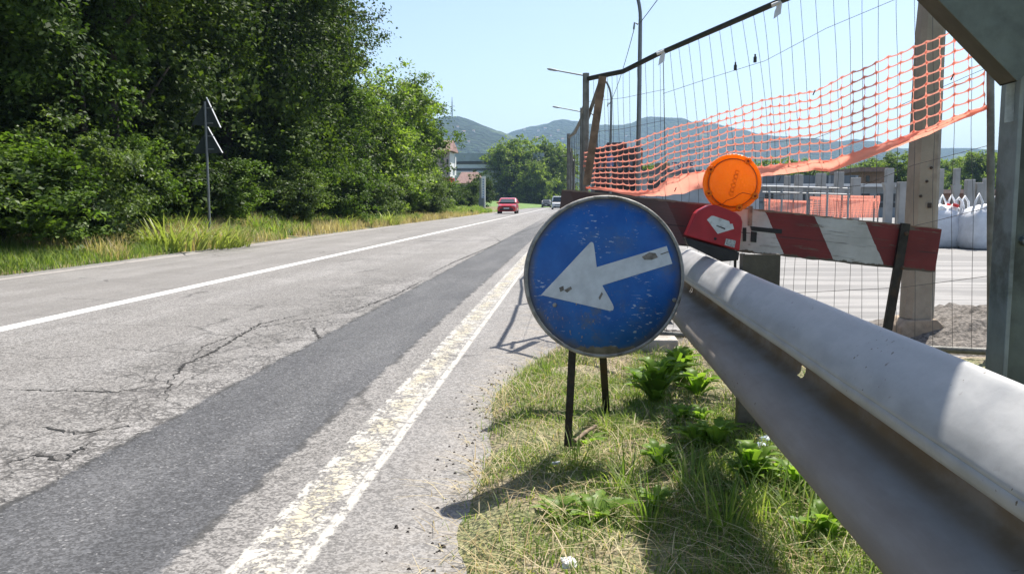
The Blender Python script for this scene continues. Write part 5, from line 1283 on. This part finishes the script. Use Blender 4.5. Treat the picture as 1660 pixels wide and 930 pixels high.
# ------------------------------------------------------------------ the yard beyond the fence
col_m = plain('precast_concrete', (0.36, 0.355, 0.34), .9, 0, .12, 2, .3, 20)
G_C = 'precast concrete columns standing in the yard'
cols = [(1272, 1281, 285, 'plain'), (1289, 1301, 283, 'plain'), (1324, 1338, 281, 'corbel'), (1354, 1367, 279, 'corbel'), (1381, 1394, 288, 'plain'), (1436, 1448, 273, 'corbel'), (1456, 1473, 295, 'plain'), (1522, 1530, 274, 'plain'), (1547, 1556, 273, 'corbel'), (1566, 1579, 291, 'plain'), (1582, 1593, 296, 'plain'), (1594, 1601, 289, 'plain')]
CL = ['first concrete column, right of the orange lamp', 'second concrete column, right of the orange lamp', 'concrete column with a corbel rising behind the hem of the net', 'concrete column with a corbel, next to last behind the orange netting', 'concrete column at the right end of the orange yard netting', 'tall corbelled column left of the concrete pole', 'shorter thick column immediately left of the concrete pole',
      'slim column right behind the concrete pole, above the white bags', 'corbelled column above the gap between the loops of the white bags', 'square topped column above the middle of the white bags', 'broad low column above the white bags', 'column nearest the steel post, above the white bags']
for (x0, x1, yt, kd), lb in zip(cols, CL):
    Y = 38 if x0 < 1500 else 33; a, b_ = yp(x0, yt, Y), yp(x1, yt, Y); w = b_.x - a.x; cx = (a.x + b_.x) / 2
    m = MB().box((cx, Y, (a.z - .1) / 2), (w, w, a.z + .1))
    o = thing('concrete_column', (cx, Y, 0), lb, 'column', G_C); m.build('shaft', col_m, o, bevel=.02)
    if kd == 'corbel':
        z = a.z - .62; MB().add([(cx - w * .85, Y - w / 2 + .003, z), (cx + w * .85, Y - w / 2 + .003, z), (cx + w * .85, Y + w / 2 - .003, z), (cx - w * .85, Y + w / 2 - .003, z), (cx - w * .5, Y - w / 2 + .003, z - .35), (cx + w * .5, Y - w / 2 + .003, z - .35), (cx + w * .5, Y + w / 2 - .003, z - .35), (cx - w * .5, Y + w / 2 - .003, z - .35)], [(0, 1, 2, 3), (4, 7, 6, 5), (0, 4, 5, 1), (1, 5, 6, 2), (2, 6, 7, 3), (3, 7, 4, 0)]).build('corbel', col_m, o)
# low shed with a white roof edge
Ys = 62
s = thing('low_shed', yp(1350, 360, Ys), 'long low grey shed with a white roof edge and dark windows across the yard', 'shed')
m = MB(); box_px(m, 1230, 303, 1480, 372, Ys, 9, 0); m.build('wall', grey_wall, s)
m = MB(); box_px(m, 1226, 297.5, 1484, 303, Ys - .6, 10); m.build('roof_edge', whiter, s)
for x in range(1240, 1475, 26): m = MB(); box_px(m, x, 314, x + 14, 336, Ys - .06, .1); m.build('window', dark_glass, s)
m = MB(); box_px(m, 1228, 326, 1482, 329, Ys - .12, .1); m.build('wall_strip', dgrey, s)
# darker hall behind it with bays
Yd = 80
s = thing('hall', yp(1300, 330, Yd), 'dark hall with pale piers behind the low shed', 'building')
m = MB(); box_px(m, 1225, 284, 1392, 335, Yd, 12, 0); m.build('wall', dgrey, s)
for x in range(1232, 1390, 22): m = MB(); box_px(m, x, 285, x + 5, 330, Yd - .2, .25, 0); m.build('pier', grey_wall, s)
# brick house and a far low roof
brick = plain('brick_wall', (0.26, 0.15, 0.11), .9, 0, .2, 4, .3, 20)
s = thing('brick_house', yp(1418, 320, 100), 'brick house with a flat pink roof beyond the yard', 'house')
m = MB(); box_px(m, 1396, 278, 1436, 320, 100, 9, 0); m.build('wall', brick, s)
m = MB(); box_px(m, 1392, 271, 1441, 278.5, 99, 11); m.build('roof', tile_m, s)
m = MB(); box_px(m, 1404, 285, 1410, 295, 99.9, .2); m.build('window', dark_glass, s)
s = thing('low_building', yp(1560, 330, 75), 'low pinkish building right of the concrete pole, behind the columns', 'building')
m = MB(); box_px(m, 1505, 313, 1625, 350, 75, 8, 0); m.build('wall', brick, s)
m = MB(); box_px(m, 1500, 307, 1630, 313.5, 74.4, 9); m.build('roof', plain('pinkish_roof', (0.42, 0.29, 0.23), .9, 0, .15, 3), s)
# orange netting round the works in the yard
def yard_net(x0, x1, yt, yb, Y, label):
    a, b_, zt = yp(x0, yb, Y), yp(x1, yb, Y), yp(x0, yt, Y).z; V = []
    nx_, nz = int((b_.x - a.x) / .12), 11; zb = max(.05, a.z)
    P = lambda i, j: Vector((a.x + (b_.x - a.x) * i / nx_, Y + .08 * math.sin(i * .31 + j * .3), zb + (zt - zb) * (1 - j / nz) - .07 * abs(math.sin(i * .11)) * (1 - j / nz)))
    U = Vector((0, 0, 1)); Xv = Vector((1, 0, 0))
    for j in range(nz + 1):
        w = .04 if j == 0 else .012
        for i in range(nx_): V.append([P(i, j) - U * w, P(i + 1, j) - U * w, P(i + 1, j) + U * w, P(i, j) + U * w])
    for i in range(nx_ + 1):
        for j in range(nz): V.append([P(i, j) - Xv * .009, P(i, j) + Xv * .009, P(i, j + 1) + Xv * .009, P(i, j + 1) - Xv * .009])
    t = thing('barrier_net', a, label, 'netting', 'orange nets across the yard')
    quads('meshes', np.array([[tuple(p) for p in q] for q in V]), nm, t)
    for k_ in range(0, nx_ + 1, max(8, nx_ // 7)):
        p = P(k_, 0); MB().tube([(p.x, Y + .05, 0), (p.x, Y + .05, p.z + .12)], .025, 6).build('stake', lamp_m, t)
yard_net(1312, 1424, 320, 352, 27, 'bright orange netting fence across the yard, right of the orange lamp')
yard_net(1238, 1316, 324, 348, 30, 'orange netting behind thin rails just right of the orange lamp')
yard_net(1330, 1424, 316, 349, 31, 'second layer of orange netting behind the bright one')
rl_ = thing('pipe_railing', yp(1240, 345, 22), 'thin pale pipe railing in the yard in front of the orange netting', 'railing')
for yy in (303, 312.5): a, b_ = yp(1236, yy - 1, 22), yp(1378, yy + 3, 22); MB().tube([a, b_], .022, 6).build('rail', lampshade, rl_)
for px in (1248, 1268, 1310, 1342, 1376): a = yp(px, 302, 22.02); MB().tube([(a.x, 22.02, 0), a], .026, 6).build('post', lampshade, rl_)
# reddish buildings and shop behind the net on the left
maroon = plain('maroon_cladding', (0.13, 0.055, 0.05), .8, 0, .2, 1)
s = thing('brown_hall', yp(1005, 330, 66), 'dark brown building behind the netting between the first fence post and the street lamp', 'building')
m = MB(); box_px(m, 964, 240, 1042, 335, 66, 14, 0); m.build('wall', plain('dark_brown_cladding', (0.055, 0.045, 0.04), .8, 0, .25, 1), s)
m = MB(); box_px(m, 984, 231, 1016, 240.2, 66.5, 10); m.build('roof', maroon, s)
m = MB(); box_px(m, 966, 284, 1040, 300, 65.8, .3); m.build('red_band', maroon, s)
for x in (970, 984, 1000, 1018): m = MB(); box_px(m, x, 262, x + 8, 276, 65.85, .2); m.build('window', dgrey, s)
bl = thing('round_road_signs', yp(989, 330, 40), 'two small round blue signs on one post in front of the brown building', 'road sign')
for py in (256, 266): p = yp(989.5, py, 40); MB().lathe([(.0005, 0), (.17, 0), (.17, .02), (.0005, .02)], Matrix.Translation(p), 20).build('disc', blue_m, bl)
p = yp(989.5, 252, 40.04); MB().tube([(p.x, 40.05, 0), (p.x, 40.05, p.z)], .03, 8).build('post', lamp_m, bl)
s = thing('shop_building', yp(1120, 330, 60), 'pale flat shop building with a dark lettered sign on its roof, seen through the netting', 'building')
m = MB(); box_px(m, 1044, 282, 1232, 345, 60, 12, 0); m.build('wall', plain('pale_shop_wall', (0.44, 0.46, 0.48), .8, 0, .1, 1), s)
m = MB(); box_px(m, 1040, 275, 1236, 282.3, 59.5, 13); m.build('roof_edge', dgrey, s)
m = MB(); box_px(m, 1050, 292, 1226, 306, 59.9, .2); m.build('window_band', dark_glass, s)
m = MB(); box_px(m, 1066, 264, 1086, 275.4, 60, 2); m.build('roof_box', plain('ochre_panel', (0.28, 0.23, 0.15), .8), s)
sgn = MB(); box_px(sgn, 1086, 262, 1126, 275.2, 59.6, .2); sb = sgn.build('sign_panel', whiter, s)
fc = bpy.data.curves.new('lettering', 'FONT'); fc.body = 'TOTS'; fc.extrude = .01; fc.size = .60; fc.materials.append(plain('navy_letters', (0.02, 0.03, 0.12), .6))
p = yp(1089, 273, 59.55); ft = bpy.data.objects.new('lettering_outline', fc); COL.objects.link(ft); bpy.context.view_layer.update(); fm = bpy.data.meshes.new_from_object(ft.evaluated_get(bpy.context.evaluated_depsgraph_get())); bpy.data.objects.remove(ft); fo = bpy.data.objects.new('lettering', fm); COL.objects.link(fo); fo.location = p; fo.rotation_euler = (R(90), 0, 0); fo.parent = sb; fo.matrix_parent_inverse = parent_world(sb).inverted()
# big bags of rubble
bag_m = plain('white_woven_bag', (0.66, 0.67, 0.70), .75, 0, .10, 5, .9, 9)
loop_m = plain('white_loop', (0.78, 0.78, 0.78), .8)
redlab = plain('red_label', (0.55, 0.04, 0.04), .7)
def big_bag(x, y, seed, label, w=.92, hh=.98):
    t = thing('big_bag', (x, y, 0), label, 'bag', 'white big bags in the yard'); rnd = random.Random(seed); rings = []; n = 28
    for z in (0, .04, .2, .45, .7, .86, .94, 1.0):
        r = w / 2 * (.93 if z == 0 else 1.02 if z < .05 else 1.08 if z < .6 else 1.03 if z < .8 else .88 if z < .9 else .62 if z < .97 else .22)
        rg = []
        for k_ in range(n):
            a = 2 * math.pi * k_ / n; sq = 1 / max(abs(math.cos(a)), abs(math.sin(a))) ** .62; nb = 1 + .05 * noise.noise((math.cos(a) * 2, math.sin(a) * 2, z * 3 + seed)) + (.14 * noise.noise((math.cos(a) * 4, math.sin(a) * 4, z * 9 + seed)) if z > .8 else 0)
            rg.append((x + math.cos(a) * r * sq * nb, y + math.sin(a) * r * sq * nb, z * hh + (.07 * noise.noise((a, z, seed)) if z > .8 else 0)))
        rings.append(rg)
    m = MB(); vs = [p for r_ in rings for p in r_]
    m.add(vs, [(i * n + k_, i * n + (k_ + 1) % n, (i + 1) * n + (k_ + 1) % n, (i + 1) * n + k_) for i in range(len(rings) - 1) for k_ in range(n)] + [tuple(range(len(vs) - n, len(vs)))], 0, True).build('sack', bag_m, t)
    for sx in (-1, 1):
        for sy in (-1, 1):
            cx, cy = x + sx * w * .40, y + sy * w * .40; q = rnd.uniform(-.06, .06)
            MB().tube([(cx - .09, cy, hh * .80), (cx - .07 + q, cy, hh * 1.1), (cx + q, cy + .02, hh * 1.22 + rnd.uniform(-.05, .05)), (cx + .08 + q, cy, hh * 1.08), (cx + .09, cy, hh * .80)], .028, 5).build('loop', loop_m, t)
    MB().box((x + .12, y - w * .50, hh * 1.0), (.14, .02, .07), Euler((.3, .3, 0)).to_matrix()).build('label_flap', redlab, t)
    MB().tube([(x - .3 + .15 * i, y - w * .3, hh * (.86 + .08 * (i % 2))) for i in range(5)], [.05, .10, .07, .11, .05], 6).build('gathered_neck', loop_m, t)
bp = gp(1547, 401, 0); big_bag(bp.x - .12, bp.y + .5, 1, 'white big bag right of the concrete pole, the nearer one with loops')
bp = gp(1602, 404, 0); big_bag(bp.x + .12, bp.y + .5, 2, 'white big bag next to the steel post, with a dark strap')
big_bag(bp.x - .35, bp.y + 2.0, 3, 'white big bag standing behind the gap of the front two')
# distant trees over the yard
G_F = 'distant trees beyond the yard'
used = set()
for px, Y, top, pr, rz, lb in [(1592, 150, 252, rA, 1, 'distant dark round tree nearest the steel post'), (1560, 165, 268, rB, 2, 'distant green tree between the round one and the pole'), (1535, 190, 262, rA, 3, 'distant tree just right of the concrete pole'), (1462, 120, 253, rB, 4, 'distant green tree just left of the concrete pole'),
                          (1430, 170, 262, rA, 5, 'distant tree beyond the brick house'), (1255, 150, 262, rB, .5, 'distant tree seen through the net right of the orange lamp'), (1290, 170, 265, rA, 1.7, 'second distant tree seen through the net right of the orange lamp'), (1345, 190, 268, rB, 2.2, 'distant tree above the dark hall'), (1200, 180, 268, rA, 3.1, 'distant tree behind the orange lamp'),
                          (1060, 110, 270, rB, .9, 'distant tree behind the shop, near the street lamp'), (1640, 140, 250, rB, 5.2, 'distant tree mostly behind the steel post'), (1500, 210, 265, rA, .2, 'distant tree hidden behind the concrete pole'), (1390, 215, 270, rA, 4, 'distant tree behind the brick house roof')]:
    o = copy_tree(pr); p = yp(px, 330, Y); zt = yp(px, top, Y).z; place(o, (p.x, Y, 0), rz, zt / 14.6, lb); o['group'] = G_F
def block(x0, y0, x1, Y, label, dz): 
    s = thing('far_block', yp((x0 + x1) / 2, 320, Y), label, 'building'); m = MB(); box_px(m, x0, y0, x1, 330, Y, 12, 0); m.build('wall', grey_wall, s)
    m = MB(); box_px(m, x0 - 1, y0 - 2, x1 + 1, y0, Y - .5, 13); m.build('roof', dgrey, s)
block(1560, 262, 1572, 320, 'far grey tower block above the trees behind the white bags', 0); block(1416, 262, 1452, 330, 'far grey block above the brick house', 0); block(906, 290, 926, 260, 'pale building at the end of the road beside the fence', 0)

# ------------------------------------------------------------------ small litter, sticks, stones
twig = plain('dry_stick', (0.20, 0.145, 0.10), .9, 0, .3, 20)
a, b_ = gp(932, 715, .085), gp(966, 690, .10); tag(MB().tube([a, a.lerp(b_, .5) + Vector((0, 0, .006)), b_], [.008, .009, .008], 7).build('stick', twig), 'broken brown stick beside the sign stand leg', 'stick')
a, b_ = gp(893, 751, .075), gp(908, 749, .08); tag(MB().tube([a, b_], .006, 6).build('stick', arrow_m), 'short pale stick in the disc shadow', 'stick')
a, b_ = gp(1052, 578, .05), gp(1150, 612, .09); tag(MB().tube([a, a.lerp(b_, .5) + Vector((0, 0, .02)), b_], .007, 6).build('hose', tape), 'thin dark cable lying on the dry soil', 'cable')
def litter(px, py, z, r, mat, label, seed):
    p = gp(px, py, z); rnd = random.Random(seed); bm = bmesh.new(); bmesh.ops.create_icosphere(bm, subdivisions=2, radius=1)
    for v in bm.verts: f = 1 + .6 * noise.noise(v.co * 1.7 + Vector((seed, 0, 0))); v.co = Vector((v.co.x * r * f, v.co.y * r * f, v.co.z * r * .5 * f))
    me = bpy.data.meshes.new('litter'); bm.to_mesh(me); bm.free(); me.materials.append(mat); o = link('litter', me); o.location = (p.x, p.y, vz(p.x, p.y) + r * .35); tag(o, label, 'litter')
litter(922, 917, .06, .026, tie_m, 'crumpled white paper in the grass near the road edge', 3)
litter(1246, 735, .06, .035, plain('blue_white_plastic', (0.38, 0.46, 0.58), .4, 0, .5, 60), 'crumpled blue and white wrapper under the guardrail', 7)
litter(1234, 748, .05, .024, bpy.data.materials['blue_white_plastic'], 'small torn scrap beside the blue wrapper', 9)
peb = MB(); rnd = random.Random(6)
for i in range(150):
    y = rnd.uniform(1.9, 5.4); x = edge(y) - abs(rnd.gauss(0, .10)) + .02; r = rnd.uniform(.002, .008) * (1 if rnd.random() < .9 else 1.5)
    peb.add([(x + r * a, y + r * b_, c_) for a, b_, c_ in ((-1, -.6, 0), (1, -.8, 0), (.8, .9, 0), (-.9, .7, 0), (-.3, -.2, r * .9), (.5, .2, r * .8))], [(0, 1, 5, 4), (1, 2, 5), (2, 3, 4, 5), (3, 0, 4)])
tag(peb.build('grit', plain('dark_grit', (0.05, 0.042, 0.036), .9, 0, .5, 90)), 'loose dark grit along the road edge', 'grit', kind='stuff')

# pale houses on the hillside, set on the slope surface
bpy.context.view_layer.update(); DG = bpy.context.evaluated_depsgraph_get()
hills = [o for o in bpy.data.objects if o.name.startswith('hill') and o.get('kind') == 'structure']
def onhill(px, py):
    best = None; d = ray(px, py).normalized()
    for o in hills:
        ok, loc, n_, i_ = o.ray_cast(CO, d)
        if ok and (best is None or (loc - CO).length < (best - CO).length): best = loc
    return best
for i, (px, py) in enumerate([(742, 208), (752, 216), (768, 214), (850, 212), (873, 214), (884, 210), (893, 222), (905, 214), (912, 228), (870, 226), (1015, 222), (1052, 226), (1090, 232), (1120, 222), (1165, 232), (1210, 236), (1300, 246), (760, 232)]):
    q = onhill(px, py)
    if q is None: continue
    o = fh if not FH else copy_tree(fh); FH.append(o); sc = q.y / 1700 * rnd.uniform(.2, .5); place(o, q, rnd.uniform(-.5, .5), sc)

# ------------------------------------------------------------------ air
HZ = 0.00023
m = bpy.data.materials.new('air'); m.use_nodes = True; t = m.node_tree; t.nodes.remove(t.nodes['Principled BSDF'])
v = t.nodes.new('ShaderNodeVolumePrincipled'); v.inputs['Color'].default_value = (.50, .74, 1.0, 1); v.inputs['Density'].default_value = HZ; v.inputs['Anisotropy'].default_value = 0.0
t.links.new(v.outputs[0], t.nodes['Material Output'].inputs['Volume'])
hz = MB().box((0, 2400, 156), (8600, 5700, 324)).build('haze', m); tag(hz, kind='stuff')
